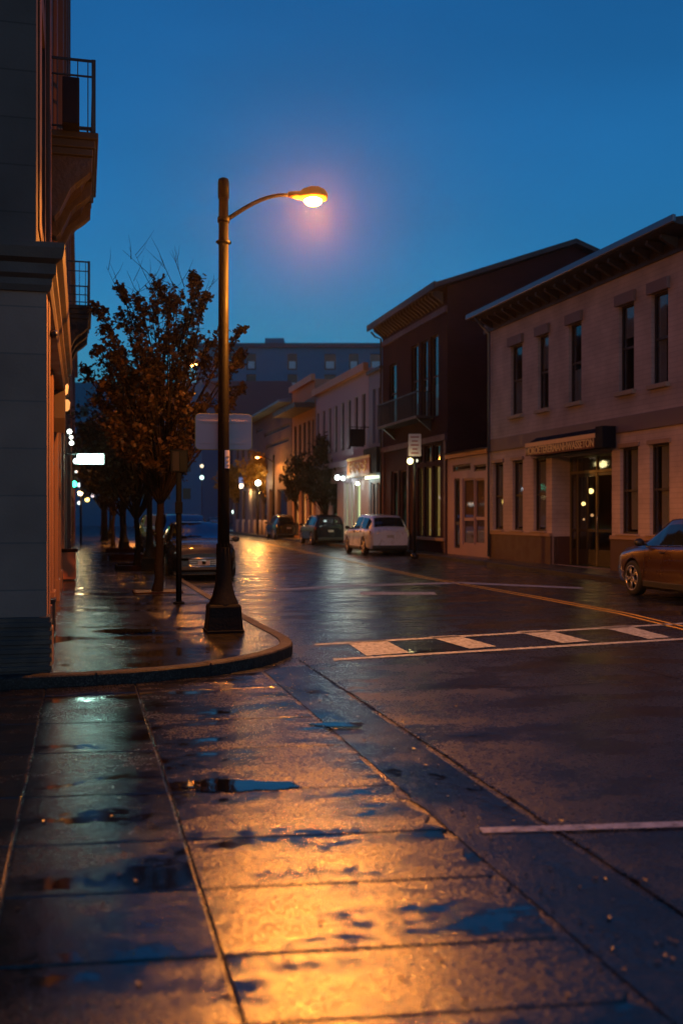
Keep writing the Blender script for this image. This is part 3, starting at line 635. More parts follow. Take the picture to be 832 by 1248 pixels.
for row in range(2):
    zc_ = lerp(sa[2],sa[3],.68-.36*row); pts = []
    for k in range(60):
        t = k/59; pts.append((lerp(sa[0]+.4,sa[1]-.5,t), -.36, zc_+.16*math.sin(t*38+row)*math.sin(t*11+1)))
    sq.tube(pts,.022,5)
sq.build('script', M['gold'], SG)
# hanging box on the pale wall
q = K.rect(430,441,522,548,-.4)
hb = empty('hanging_sign', (K.o[0],K.root.location.y,0), K.rz, 'small square dark slate sign hanging from the pale upper wall', 'sign')
MB().box(q[1]-.2,q[1]-.12,-1.0,-.25,q[2]+.1,q[3]-.1).build('sign_panel', M['navy'], hb, .01); MB().tube([(q[1]-.16,0,q[3]),(q[1]-.16,-1.05,q[3])], .025, 6).build('bracket', M['darkiron'], hb)
MB().tube([(q[1]-.16,-.4,q[3]),(q[1]-.16,-.4,q[3]-.12)], .012, 5).build('hanger', M['darkiron'], hb)
wl = emit('white_light', (.95,1,.75), 9.); wl2 = emit('cool_light', (.8,1,.95), 9.)
def bulb(name, px, py, Z, r, m, label, drop=None, group='small lights along the street', cat='light', arm=None):
    r *= .82; p = at(px,py,Z); e = empty(name, p, 0, label, cat, group); MB().ball((0,0,0), r, 12).build('globe', m, e)
    if drop is not None: MB().tube([(0,0,r*.9),(0,0,r+.1)], .02, 6).build('fitting', M['darkiron'], e); MB().tube([(0,0,r+.1),(drop,0,r+.15)], .015, 6).build('bracket', M['darkiron'], e)
    return e
bulb('wall_lamp', 435.5,589.5, fz(K,435,-.3), .12, wl, 'bright white globe at the head of the lit white doorway', .3)
bulb('wall_lamp', 411,582, fz(K,411,-.5), .17, wl2, 'large bright cold white globe under the shop fascia beside the dark tree', .5)
bulb('wall_lamp', 418,583, fz(K,418,-.5), .15, emit('cool_soft',(.7,.9,.85),4.), 'smaller cold light beside the large white globe under the fascia', .5)

C = row_fac(384,'ochre_building','narrow ochre building with orange-lit coping and dark canopy above amber lit columns')
c0_ = C.P(356,520)[0]; ct = (C.P(356,477)[1]+C.P(383,463)[1])/2; cc = C.P(370,500)[1]
ho = [C.rect(a_,b2,515,555) for a_,b2 in [(358.5,361.5),(364,367),(369.5,372.5),(375,378),(380,382.5)]]
hd = [C.rect(a_,b2,590,645) for a_,b2 in [(358,364),(367,373),(376,381)]]; ho=[(h[0],h[1],ho[2][2],ho[2][3]) for h in ho]; hd=[(h[0],h[1],.3,hd[1][3]) for h in hd]
w = MB(); wall_holes(w,c0_,-.01,.13,ct,ho+hd); side_box(w,c0_,-.01,12,.1,ct); w.build('wall', M['ochre'], C.root)
for h in ho+hd: window(C,h,mid=False,fw=.08,lit='amberlit' if h[2] < 1 else None)
MB().box(c0_,-.01,-.25,-.003,ct-.1,ct+.3).build('coping', M['lamplit'], C.root)
MB().box(c0_-.3,-.1,-1.3,-.003,cc-.15,cc+.15).build('canopy', M['winframe'], C.root)

D = row_fac(355.5,'tin_roofed_building','dark two storey building with pale blue tin roof behind the yellow tree')
d0 = D.P(308,520)[0]; dt = (D.P(312,503)[1]+D.P(350,500)[1])/2
hr = [D.rect(322,353,522,527),D.rect(312,320,522,527),D.rect(324,352,538,543)]
hsd = [D.rect(312,316,596,640),D.rect(319,325,596,640),D.rect(328,334,596,640),D.rect(338,350,596,640)]; hsd = [(h[0],h[1],.3,h[3]) for h in hsd]
w = MB(); wall_holes(w,d0,-.02,.13,dt,hr+hsd); side_box(w,d0,-.02,14,.1,dt); w.build('wall', M['duskred'], D.root)
for h in hr+hsd: window(D,h,mid=False,fw=.1)
MB().prism_x([(-.9,dt),(6,dt+1.4),(14,dt+.2),(14,dt-.1),(-.9,dt-.15)], d0, -.03).build('roof', M['tin'], D.root)
E_ = row_fac(307.5,'plain_building','plain grey-mauve building beyond the yellow tree, last before the tall office block')
e0 = E_.P(284,560)[0]; et = E_.P(300,520)[1]
he = [E_.rect(288,291,545,560),E_.rect(294,298,545,560),E_.rect(301,305,545,560),E_.rect(287,292,598,636),E_.rect(295,299,598,636)]; he=[(h[0],h[1],max(h[2],.3),h[3]) for h in he]
w = MB(); wall_holes(w,e0,-.02,.13,et,he); side_box(w,e0,-.02,14,.1,et); w.build('wall', mat('mauve_wall',(.20,.16,.19),.8), E_.root)
for h in he: window(E_,h,mid=False,fw=.1)
# blue rooftop plant behind the pale building
rp = empty('rooftop_shed', (K.o[0]+5, K.root.location.y+ (K.u[1])*0 , 0), K.rz, 'pale blue metal shed standing on the roof behind the orange-lit coping', 'shed')
zr = kt; MB().box(k0+.5,k0*.35,0,6,zr,zr+1.7).build('shed_wall', M['paleblue'], rp); MB().box(k0+.2,k0*.33,-.3,6.3,zr+1.7,zr+1.95).build('shed_roof', M['tin'], rp)

# ------------------------------------------------------------------ OFFICE BLOCK far behind
ZB = 185.
def fb(px,py,Z=ZB): p = at(px,py,Z); return p
OB = empty('office_block', (*at(380,600,ZB)[:2],0), -YAW, 'big dusky flat-roofed office block filling the skyline behind the street', 'building')
sx = ZB/FPX
def bx_(px): return (px-380)*sx
def bz_(py): return EYE+(HY-py)*sx
w = MB(); holes = []
for (xa,xb) in [(350,362),(395,409),(425,437),(451,465),(300,312),(478,492)]:
    holes += [(bx_(xa),bx_(xb),bz_(451),bz_(431)),(bx_(xa),bx_(xb),bz_(478),bz_(456))]
for k in range(3): holes += [(bx_(262+k*13),bx_(272+k*13),bz_(449),bz_(430))]
holes = [h for h in holes if h[1] < bx_(520)]
wall_holes(w,bx_(240),bx_(520),0,bz_(419.5),holes,depth=.8); w.add([(bx_(240),0,0),(bx_(240),30,0),(bx_(240),30,bz_(419.5)),(bx_(240),0,bz_(419.5)),(bx_(520),0,0),(bx_(520),30,0),(bx_(520),30,bz_(419.5)),(bx_(520),0,bz_(419.5))],[(0,1,2,3),(4,7,6,5),(3,2,6,7)])
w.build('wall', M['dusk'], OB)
rnd = random.Random(11)
for i,h in enumerate(holes):
    f = MB(); f.box(h[0],h[1],.5,.6,h[2],h[3]); wn = f.build('window', M['windark'], OB)
    a_,b2,c_,d_ = h; MB().box(a_+.3,b2-.3,.38,.46,lerp(c_,d_,.12),lerp(c_,d_,.55)).build('pane', M['winblue'], wn)
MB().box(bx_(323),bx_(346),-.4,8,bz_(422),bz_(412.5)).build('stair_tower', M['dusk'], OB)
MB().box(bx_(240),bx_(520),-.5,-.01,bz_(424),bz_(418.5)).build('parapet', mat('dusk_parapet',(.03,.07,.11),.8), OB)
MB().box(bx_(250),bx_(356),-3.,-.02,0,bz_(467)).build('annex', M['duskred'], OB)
O2 = empty('apartment_block', (*at(170,600,150)[:2],0), -YAW, 'lower dark block seen beyond the tree crowns at the far end of the street', 'building')
s2 = 150/FPX; w = MB(); X0, X1, T2 = (60-170)*s2, (246-170)*s2, EYE+(HY-466)*s2
hol2 = [(x_,x_+1.2,z_,z_+1.6) for x_ in [X0+1.5+3.*k for k in range(7)] for z_ in (4,8,12,16)]
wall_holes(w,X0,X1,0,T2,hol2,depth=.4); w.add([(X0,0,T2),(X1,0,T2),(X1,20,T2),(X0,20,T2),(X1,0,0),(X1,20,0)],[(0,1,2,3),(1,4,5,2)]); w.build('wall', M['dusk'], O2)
for h in hol2: MB().box(h[0],h[1],.25,.35,h[2],h[3]).build('window', M['windark'], O2)

# ------------------------------------------------------------------ CORNER BUILDING ON THE LEFT
XW = -.33; YF = 10.42
LB = empty('corner_building', (XW,YF,0), 0, 'dark stone corner building with heavy cornice and iron balconies beside the wet pavement', 'building')
zC = 4.25; TOP = 24.
# local: x<0 into building, y along the street, wall plane x=0
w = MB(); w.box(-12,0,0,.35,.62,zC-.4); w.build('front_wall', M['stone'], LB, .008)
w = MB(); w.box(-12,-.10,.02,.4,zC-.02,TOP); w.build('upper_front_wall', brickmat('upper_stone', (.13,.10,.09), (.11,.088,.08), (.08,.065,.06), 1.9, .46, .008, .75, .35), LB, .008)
w = MB(); w.box(-12,.03,-.06,.3,.1,.66)
for k in range(6): w.box(-12,.045,-.075,.3,.14+k*.085,.19+k*.085)
w.build('plinth', M['plinth'], LB, .005)
# side wall with recesses
def swall(mb, y0,y1,z0,z1,holes,x=0,depth=.3):
    ys = sorted({y0,y1,*[h[0] for h in holes],*[h[1] for h in holes]}); zs = sorted({z0,z1,*[h[2] for h in holes],*[h[3] for h in holes]})
    for a,b in zip(ys,ys[1:]):
        for c,d in zip(zs,zs[1:]):
            if any(h[0]<(a+b)/2<h[1] and h[2]<(c+d)/2<h[3] for h in holes): continue
            mb.add([(x,a,c),(x,b,c),(x,b,d),(x,a,d)], [(0,1,2,3)])
    for h in holes:
        a,b,c,d = h; mb.add([(x,a,c),(x,b,c),(x,b,d),(x,a,d),(x-depth,a,c),(x-depth,b,c),(x-depth,b,d),(x-depth,a,d)], [(0,4,5,1),(1,5,6,2),(2,6,7,3),(3,7,4,0),(4,5,6,7)])
low = [(1.1,2.5,.45,3.1),(3.6,5.2,.15,3.2),(6.6,8.2,.6,3.2),(9.6,11.2,.15,3.2),(12.8,14.6,.6,3.2),(16,17.6,.15,3.2)]
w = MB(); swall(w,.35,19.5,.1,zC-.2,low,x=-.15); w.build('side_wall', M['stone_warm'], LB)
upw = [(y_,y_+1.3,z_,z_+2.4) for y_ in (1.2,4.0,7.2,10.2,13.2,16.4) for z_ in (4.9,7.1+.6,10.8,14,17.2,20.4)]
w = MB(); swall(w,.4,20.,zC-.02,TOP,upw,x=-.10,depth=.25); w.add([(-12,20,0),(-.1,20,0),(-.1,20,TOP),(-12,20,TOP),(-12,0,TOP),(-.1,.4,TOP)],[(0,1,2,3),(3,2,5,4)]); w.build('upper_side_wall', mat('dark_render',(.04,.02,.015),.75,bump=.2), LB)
for h in low:
    f = MB(); x_ = -.35; f.box(x_,x_+.06,h[0],h[0]+.08,h[2],h[3]); f.box(x_,x_+.06,h[1]-.08,h[1],h[2],h[3]); f.box(x_,x_+.06,h[0]+.08,h[1]-.08,h[3]-.08,h[3]); f.box(x_,x_+.06,h[0]+.08,h[1]-.08,2.2,2.28); f.box(x_,x_+.06,h[0]+.08,h[1]-.08,h[2],h[2]+.25)
    fr = f.build('door' if h[2] < .3 else 'window', M['winframe'], LB); MB().box(x_+.02,x_+.026,h[0]+.08,h[1]-.08,h[2]+.25,h[3]-.08).build('pane', M['carglass'], fr)
for h in upw[:24]:
    f = MB(); x_ = -.26; f.box(x_,x_+.06,h[0],h[0]+.08,h[2],h[3]); f.box(x_,x_+.06,h[1]-.08,h[1],h[2],h[3]); f.box(x_,x_+.05,h[0]+.08,h[1]-.08,(h[2]+h[3])/2-.04,(h[2]+h[3])/2+.04)
    fr = f.build('window', M['winframe'], LB); MB().box(x_+.02,x_+.026,h[0]+.08,h[1]-.08,h[2],h[3]).build('pane', M['carglass'], fr)
pl = MB()
for (y0,y1,d) in [(.36,.75,.012),(2.9,3.3,-.07),(5.6,6.2,-.09),(8.6,9.2,-.08),(11.6,12.3,-.09),(15,15.6,-.08),(18.4,19.4,-.07)]:
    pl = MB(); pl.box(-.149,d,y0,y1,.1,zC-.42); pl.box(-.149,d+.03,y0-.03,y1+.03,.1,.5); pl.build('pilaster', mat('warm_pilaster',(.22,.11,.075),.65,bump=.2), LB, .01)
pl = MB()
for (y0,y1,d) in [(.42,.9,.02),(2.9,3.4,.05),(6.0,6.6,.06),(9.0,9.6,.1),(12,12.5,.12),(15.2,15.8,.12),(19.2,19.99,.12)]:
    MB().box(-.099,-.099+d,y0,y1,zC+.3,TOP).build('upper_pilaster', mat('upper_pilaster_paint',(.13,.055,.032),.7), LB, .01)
# cornice: wraps front and side
cp = [(-.13,zC-.42),(.03,zC-.42),(.05,zC-.36),(.05,zC-.30),(.09,zC-.26),(.09,zC-.16),(.15,zC-.12),(.17,zC-.02),(.17,zC+.03),(-.13,zC+.06)]
cm = MB(); vs = []; n = len(cp)
for (fx,fy) in [('L',0),('C',0),('E',0)]:
    for d,z in cp:
        if fx == 'L': vs.append((-12,-d,z))
        elif fx == 'C': vs.append((d,-d,z))
        else: vs.append((d,8.4,z))
fs = [(j*n+i,j*n+(i+1)%n,(j+1)*n+(i+1)%n,(j+1)*n+i) for j in range(2) for i in range(n)]+[tuple(range(n)),tuple(range(3*n-1,2*n-1,-1))]
cm.add(vs,fs); cm.build('cornice', M['stone_trim'], LB)
# corbel at the cornice end
MB().prism_x([(8.1,zC-.42),(8.42,zC-.42),(8.42,zC-.95),(8.3,zC-1.15),(8.15,zC-.9)], -.14, .05).build('corbel', M['stone_trim'], LB, .01)
# balconies
def balcony(y0,y1,zt,proj,h=1.0, lab=None):
    P_ = MB(); x1 = proj-.10
    P_.box(-.101,x1+.03,y0-.03,y1+.03,zt-.09,zt); P_.box(-.1,x1-.01,y0+.02,y1-.02,zt-.20,zt-.09); P_.box(-.1,x1-.04,y0+.05,y1-.05,zt-.30,zt-.20)
    P_.build('balcony_slab', mat('dark_slab',(.014,.011,.010),.7), LB, .012)
    c = MB(); prof_ = [(-.1,zt-.30),(x1-.05,zt-.30),(x1-.06,zt-.50)]
    for k in range(9):
        t = k/8; prof_.append((lerp(x1-.07,-.1,t), zt-.50-.62*(1-math.cos(t*PI))/2-.05*math.sin(t*9.4)))
    for (ya,yb) in ((y0+.1,y0+.38),(y1-.38,y1-.1),((y0+y1)/2-.14,(y0+y1)/2+.14)): c.prism_y(prof_, ya, yb)
    c.prism_y([(-.1,zt-.30),(x1-.12,zt-.30),(x1-.2,zt-.5),(-.1,zt-.9)], y0+.38, y1-.38)
    c.build('balcony_bracket', mat('carved_bracket',(.022,.012,.008),.65,bump=.6,bscale=14), LB, .008)
    r_ = MB(); X = x1-.03
    for zz,t in ((zt+h,.03),(zt+h-.22,.018),(zt+.08,.018)):
        r_.box(X-.02,X+.02,y0,y1,zz-t,zz); r_.box(-.1,X-.02,y0,y0+.03,zz-t,zz); r_.box(-.1,X-.02,y1-.03,y1,zz-t,zz)
    for yy in (y0,y1-.04): r_.box(X-.03,X+.025,yy-.004,yy+.045,zt,zt+h+.004)
    k = y0+.15
    while k < y1-.1: r_.box(X-.008,X+.008,k,k+.016,zt,zt+h-.03); k += .14
    k = -.0
    while k < X-.05:
        for yy in (y0+.008,y1-.024): r_.box(k,k+.014,yy,yy+.016,zt,zt+h-.03)
        k += .135
    r_.build('balcony_railing', M['darkiron'], LB)
def wy(px, Zc=None): # local y on side wall whose camera depth is Zc
    return (Zc-XW*FW[0])/FW[1]-YF
balcony(wy(0,13.9), wy(0,13.9)+2.6, at(0,165,14.1)[2], .62)
balcony(wy(0,23.2), wy(0,23.2)+2.6, at(0,373,23.4)[2], .62)
# unit box on the first balcony
MB().box(.08,.30,3.7,4.2,at(0,165,14.1)[2],at(0,165,14.1)[2]+.62).build('vent_box', M['navy'], LB, .01)
# wall-mounted camera on the side wall below the cornice
SC = empty('security_camera', (XW+.012, YF+.58, at(58,406,10.6)[2]), 0, 'small black camera on a short arm on the side wall below the cornice', 'camera')
MB().tube([(0,0,0),(.05,0,0)], .02, 8).build('bracket', M['darkiron'], SC); MB().tube([(.03,-.07,-.03),(.05,.06,.01)], .035, 10).build('camera_body', M['darkiron'], SC)
# amber lanterns on the facade
lant = emit('lantern_amber', (1,.42,.12), 1.1)
for i,(px,py,Z) in enumerate([(76.5,474,19),(80,494,21.5)]):
    y_ = wy(0,Z); z_ = at(0,py,Z)[2]
    e = empty('wall_lantern', (XW-.04,YF+y_,z_), 0, ['upper amber lantern on the side wall of the corner building','lower amber lantern on the side wall of the corner building'][i], 'lantern', 'amber wall lanterns')
    MB().lathe([(.03,-.12),(.07,-.08),(.085,.06),(.05,.12)], (.05,0,0), 12).build('lamp_shade', lant, e); MB().tube([(.05,0,.12),(.05,0,.2),(-.12,0,.2)], .012, 6).build('bracket', M['darkiron'], e)
# dark mailbox low on wall
q = empty('meter_box', (XW-.14,YF+3.6,0.13), 0, 'low dark metal box against the corner building by the doorway', 'box'); MB().box(.0,.13,0,.34,0,.38).build('case', M['plinth'], q, .01); MB().box(.0,.14,-.01,.35,.38,.41).build('lid', M['darkiron'], q)
# rust coloured bin
q = G(82,708,.13); BN = empty('litter_bin', (-.30,q[1]+.3,.13), 0, 'square rust-orange litter bin with dark lid standing against the wall', 'bin')
MB().prism([(-.17,-.18),(.17,-.18),(.17,.18),(-.17,.18)], .03, .66).build('bin_body', M['bin'], BN, .012); MB().box(-.19,.21,-.2,.2,.66,.73).build('lid', M['planter'], BN, .01); MB().box(-.14,.14,-.15,.15,0,.03).build('base', M['plinth'], BN)
# next building along the left side (darker, further)
NB = empty('row_building', (XW-.13,YF+20.2,0), 0, 'dark red row building continuing behind the street trees on the left', 'building')
nw = [(1+3*k,2.6+3*k,z_,z_+2.0) for k in range(14) for z_ in (.6,4.6,8.4)]
w = MB(); swall(w,0,46,.1,12.,nw,x=0,depth=.25); w.add([(0,0,.1),(-10,0,.1),(-10,0,12),(0,0,12),(-10,46,12),(0,46,12)],[(0,1,2,3),(3,2,4,5)]); w.build('wall', M['brick_red'], NB)
for h in nw: MB().box(-.2,-.19,h[0],h[1],h[2],h[3]).build('window', M['carglass'], NB)
MB().box(0.002,.2,0,46,11.6,12.05).build('cornice', M['trim_red'], NB)
MB().box(0.002,.15,.3,2.2,.1,3.8).build('shopfront_surround', mat('red_surround',(.10,.01,.012),.5), NB)

# ------------------------------------------------------------------ STREET LAMPS
SOD = (1.0,.305,.03)
lens = emit('sodium_lens', (1.0,.50,.13), 30.)
def street_lamp(label, x, y, H=5.925, arm=1.16, sign=False, W=520):
    e = empty('street_lamp', (x,y,.13), 0, label, 'street lamp', 'sodium street lamps')
    e['group'] = 'sodium street lamps'
    p = MB(); p.tube([(0,0,.5),(0,0,1.6),(0,0,H)], [.082,.076,.062], 20); p.build('pole', M['pole'], e)
    MB().lathe([(.066,H-.25),(.073,H-.25),(.073,H-.05),(.066,H-.0),(.03,H+.02)], (0,0,0), 20).build('pole_cap', M['pole'], e)
    b_ = MB(); b_.lathe([(.345,0),(.345,.03),(.30,.035)], (0,0,0), 4, square=True)
    b_.lathe([(.325,.03),(.30,.20),(.292,.33),(.27,.36)], (0,0,0), 4, square=True)
    b_.lathe([(.205,.33),(.19,.38),(.15,.47),(.115,.60),(.10,.78),(.094,.95),(.086,1.1)], (0,0,0), 24)
    for k in range(12):
        a = 2*PI*k/12; b_.box(.09*math.cos(a)-.006,.09*math.cos(a)+.006,.09*math.sin(a)-.006,.09*math.sin(a)+.006,.6,1.15)
    b_.build('base', M['polebase'], e, .008)
    for sx_,sy_ in ((-1,-1),(1,-1),(1,1),(-1,1)):
        MB().lathe([(.02,.03),(.02,.06),(.012,.065)], (.20*sx_,.20*sy_,.0), 6).build('anchor_bolt', M['darkiron'], e)
    # arm
    z0 = H-.52; pts = []
    for k in range(13):
        t = k/12; pts.append((.05+(arm-.30-.05)*t, 0, z0+ (.38)*math.sin(t*PI/2)))
    MB().tube(pts, [.030-.006*k/12 for k in range(13)], 12).build('arm', M['pole'], e)
    c = MB(); c.lathe([(.072,z0-.05),(.08,z0-.045),(.08,z0+.02),(.072,z0+.025)], (0,0,0), 20); c.lathe([(.072,z0-.33),(.085,z0-.325),(.085,z0-.285),(.072,z0-.28)], (0,0,0), 20); c.box(-.1,-.07,-.015,.015,z0-.32,z0-.29); c.box(.07,.10,-.015,.015,z0-.32,z0-.29)
    c.build('clamp', M['pole'], e)
    hz = z0+.38; hx = arm-.30
    h = MB(); N_ = 14
    secs = [(0,.035,.035,-.035),(.10,.055,.05,-.05),(.16,.06,.055,-.055),(.20,.10,.09,-.06),(.30,.14,.13,-.06),(.40,.15,.135,-.055),(.48,.13,.105,-.05),(.525,.08,.06,-.045)]
    vs = []
    for (d,wd_,top,bot) in secs:
        for k in range(N_):
            a = 2*PI*k/N_; zz = math.sin(a); vs.append((hx+d, wd_*math.cos(a), hz+.01+(top*zz if zz > 0 else -bot*zz)))
    fs = [(i*N_+k,i*N_+(k+1)%N_,(i+1)*N_+(k+1)%N_,(i+1)*N_+k) for i in range(len(secs)-1) for k in range(N_)]+[tuple(range(N_)),tuple(range(len(secs)*N_-1,(len(secs)-1)*N_-1,-1))]
    h.add(vs,fs,True); hd_ = h.build('lamp_head', M['housing'], e)
    MB().ball((hx+.34,0,hz-.045), .12, 20, (1.05,.95,.62)).build('lens', lens, hd_)
    l = bpy.data.lights.new('sodium_light','POINT'); l.energy = W; l.color = SOD; l.shadow_soft_size = .09
    lo_ = bpy.data.objects.new('sodium_light', l); COL.objects.link(lo_); lo_.parent = e; lo_.location = (hx+.34,0,hz-.22)
    l2 = bpy.data.lights.new('sodium_downlight','SPOT'); l2.energy = W*4.3; l2.color = SOD; l2.shadow_soft_size = .09; l2.spot_size = R(173); l2.spot_blend = .25
    l2o = bpy.data.objects.new('sodium_downlight', l2); COL.objects.link(l2o); l2o.parent = e; l2o.location = (hx+.34,0,hz-.22)
    return e
LAMP = street_lamp('tall dark street lamp with glowing amber head standing on the rounded pavement corner', 1.80, 13.42)
LAMPY = 13.42
street_lamp('amber street lamp standing behind the leafy orange tree, its head just showing through the crown', 1.82, 28.9, W=140)
street_lamp('amber street lamp by the second planted tree along the near kerb', 1.85, 47., W=460)
street_lamp('small far amber street lamp at the end of the tree row', 1.85, 70., W=520)
# sign plate on the lamp pole (we see its back)
def on_lamp(px,py): 
    z = EYE+(HY-py)/FPX*((1.8*FW[0]+13.42*FW[1])); return z
SP = empty('road_sign', (1.80,13.42,0), -YAW*.4, 'wide blank grey sign plate with rounded corners, back view, strapped to the lamp pole', 'sign')
def rrect(x0,x1,z0,z1,r,n=5):
    pts = []
    for (cx,cz,a0) in ((x1-r,z1-r,0),(x0+r,z1-r,90),(x0+r,z0+r,180),(x1-r,z0+r,270)):
        for k in range(n+1): a = R(a0+90*k/n); pts.append((cx+r*math.cos(a),cz+r*math.sin(a)))
    return pts
zt_, zb_ = on_lamp(0,504), on_lamp(0,547)
MB().prism_y(rrect(-.36,.37,zb_,zt_,.05), .085, .092).build('sign_plate', M['alu'], SP)
MB().prism_y(rrect(-.37,.38,zb_-.01,zt_+.01,.06), .094, .098).build('sign_face', M['yellowedge'], SP)
MB().box(-.30,.31,.075,.084,zt_-.12,zt_-.09).build('strap', M['alu'], SP); MB().box(-.30,.31,.075,.084,zb_+.07,zb_+.10).build('strap', M['alu'], SP)
ST = empty('pole_sticker', (1.80,13.42,0), 0, 'small white scribbled notice stuck on the lamp pole just below the sign plate', 'sticker')
za_, zb2 = on_lamp(0,549), on_lamp(0,571); s = MB()
K_ = 6; rr_ = .0800
vs = []; fs = []
for k in range(K_+1):
    a = R(-100+70*k/K_+15); 
    for z in (zb2-.13,za_-.13): vs.append((rr_*math.cos(a)+.0,rr_*math.sin(a),z+.13))
fs = [(2*k,2*k+2,2*k+3,2*k+1) for k in range(K_)]; s.add(vs,fs); s.build('paper', M['sticker'], ST, fix=False)
ik = MB()
for j in range(3):
    pts = []
    for k in range(14):
        a = R(-75+40*k/13); pts.append(((rr_+.002)*math.cos(a),(rr_+.002)*math.sin(a), zb2+.04+j*.055+.016*math.sin(k*2.1+j)))
    ik.tube(pts,.0016,4)
ik.build('scribble', M['ink'], ST)

# sign post beyond the lamp
q = G(218,735,.13); PS = empty('sign_post', (q[0],q[1],.13), 0, 'thin grey post carrying a small upright framed sign box behind the lamp', 'sign post')
hp = 2.62; MB().tube([(0,0,0),(0,0,hp-.35)], .05, 14).build('pole', M['steel'], PS)
f = MB(); f.box(-.15,.15,-.06,.06,hp-.36,hp+.03); f.build('sign_box', M['steel'], PS, .012)
MB().box(-.11,.0,-.066,-.061,hp-.33,hp).build('dark_panel', M['navy'], PS); MB().box(.01,.13,-.066,-.061,hp-.33,hp).build('light_panel', mat('grey_panel',(.006,.009,.015),.8,spec=.05), PS)
MB().lathe([(.10,0),(.10,.015),(.06,.03)], (0,0,0), 14).build('base_flange', M['steel'], PS)
MB().box(-.07,.06,-.065,-.052,1.55,1.75).build('small_tag', M['steel'], PS)

# parking sign on the far pavement
ZP = (EYE-.13)*FPX/(681-HY); q = at(505,681,ZP); PK = empty('parking_sign', (q[0],q[1],.13), -YAW, 'black post with a small white parking notice in front of the maroon shop', 'sign')
zs_ = lambda py: EYE+(HY-py)/FPX*ZP-.13
MB().tube([(0,0,0),(0,0,zs_(530))], .055, 12).build('pole', M['darkiron'], PK); MB().lathe([(.13,0),(.13,.1),(.08,.2)], (0,0,0), 12).build('base', M['darkiron'], PK)
pn_ = MB().prism_y(rrect(-.22,.22,zs_(556),zs_(529),.03), -.08, -.065).build('sign_plate', M['pale'], PK)
tx = MB(); 
for k,wd_ in enumerate((.3,.22,.28,.18,.26)): z_ = lerp(zs_(532),zs_(553),k/4.3); tx.box(-wd_/2,wd_/2,-.085,-.0805,z_-.05,z_)
tx.build('notice_lines', mat('notice_red',(.20,.06,.07),.6), pn_)
e = bulb('globe_lamp', 499.5,562, ZP-.2, .135, emit('globe_yellow',(1,.85,.35),5.), 'small round yellow lamp glowing beside the parking sign post'); MB().tube([(.02,.1,-.1),(.19,.17,-.1)], .015, 6).build('bracket', M['darkiron'], e)
e = bulb('globe_lamp', 507.5,561.5, ZP+.5, .07, emit('globe_dim',(.8,.8,.6),1.2), 'tiny dim lamp just beyond the parking sign post'); MB().tube([(0,0,-.05),(0,.0,-.3),(-.1,-.4,-.3)], .012, 6).build('bracket', M['darkiron'], e)
# entry hall lights of the tan building
for i,(px,py,r_,dd_) in enumerate([(719.5,598.5,.085,.95),(710.5,614,.065,1.1),(711,633,.035,1.0),(721,628,.05,1.2)]):
    p = at(px,py,fz(F,px,de+dd_)); e = empty('hall_light', p, 0, ['brightest golden lamp inside the doorway of the tan building','second golden lamp lower in the doorway glass of the tan building','faint pink lamp low in the doorway glass of the tan building','amber lamp in the narrow door light of the tan building'][i], 'light', 'lights inside the doorway')
    MB().ball((0,0,0), r_, 12).build('bulb', emit('hall_bulb',(1,.68,.2),5.) if i < 2 else emit('hall_bulb_dim',(1,.5,.2),1.), e)
    MB().tube([(0,0,r_),(0,0,dz1-p[2]+.09)], .006, 5).build('cord', M['darkiron'], e)
pl_ = bpy.data.lights.new('hall_glow','POINT'); pl_.energy = 6; pl_.color = (1,.6,.2); pl_.shadow_soft_size = .03; po = bpy.data.objects.new('hall_glow',pl_); COL.objects.link(po); p = at(716,592,fz(F,716,de+1.6)); p = at(719.5,598.5,fz(F,719.5,de+.75)); po.location = p

# ------------------------------------------------------------------ CARS
def interp(tab, x):
    if x <= tab[0][0]: return tab[0][1]
    for (a,va),(b,vb) in zip(tab,tab[1:]):
        if x <= b:
            t = (x-a)/(b-a); t = t*t*(3-2*t)*.5+t*.5; return va+(vb-va)*t
    return tab[-1][1]
CAR = {
 'sedan': dict(L=4.75, W=.91, zs=[(-2.37,.80),(-2.1,.96),(-1.0,.97),(.6,.94),(1.3,.90),(2.0,.80),(2.37,.62)],
   zt=[(-2.37,.84),(-2.25,1.0),(-1.75,1.04),(-1.45,1.10),(-.75,1.38),(0,1.46),(.35,1.44),(1.15,1.02),(1.9,.90),(2.2,.80),(2.37,.66)],
   wf=[(-2.37,.84),(-2.1,.96),(-1,1),(1,1),(1.9,.96),(2.2,.86),(2.37,.72)], zb=.22, wheels=(-1.38,1.42), wr=.33, side=(-1.55,1.0), rear=(-1.50,-.72), wind=(.38,1.14)),
 'suv': dict(L=4.55, W=.93, zs=[(-2.27,.95),(-2.1,1.05),(-1.0,1.08),(.6,1.04),(1.2,1.02),(1.9,.92),(2.27,.72)],
   zt=[(-2.27,1.00),(-2.2,1.12),(-1.82,1.53),(-1.5,1.63),(-.4,1.68),(.2,1.64),(1.0,1.14),(1.7,1.04),(2.1,.92),(2.27,.76)],
   wf=[(-2.27,.80),(-2.15,.92),(-1.9,.98),(-1,1),(1,1),(1.9,.96),(2.15,.86),(2.27,.74)], zb=.26, wheels=(-1.33,1.35), wr=.36, side=(-1.9,.9), rear=(-2.14,-1.80), wind=(.25,.98)),
}
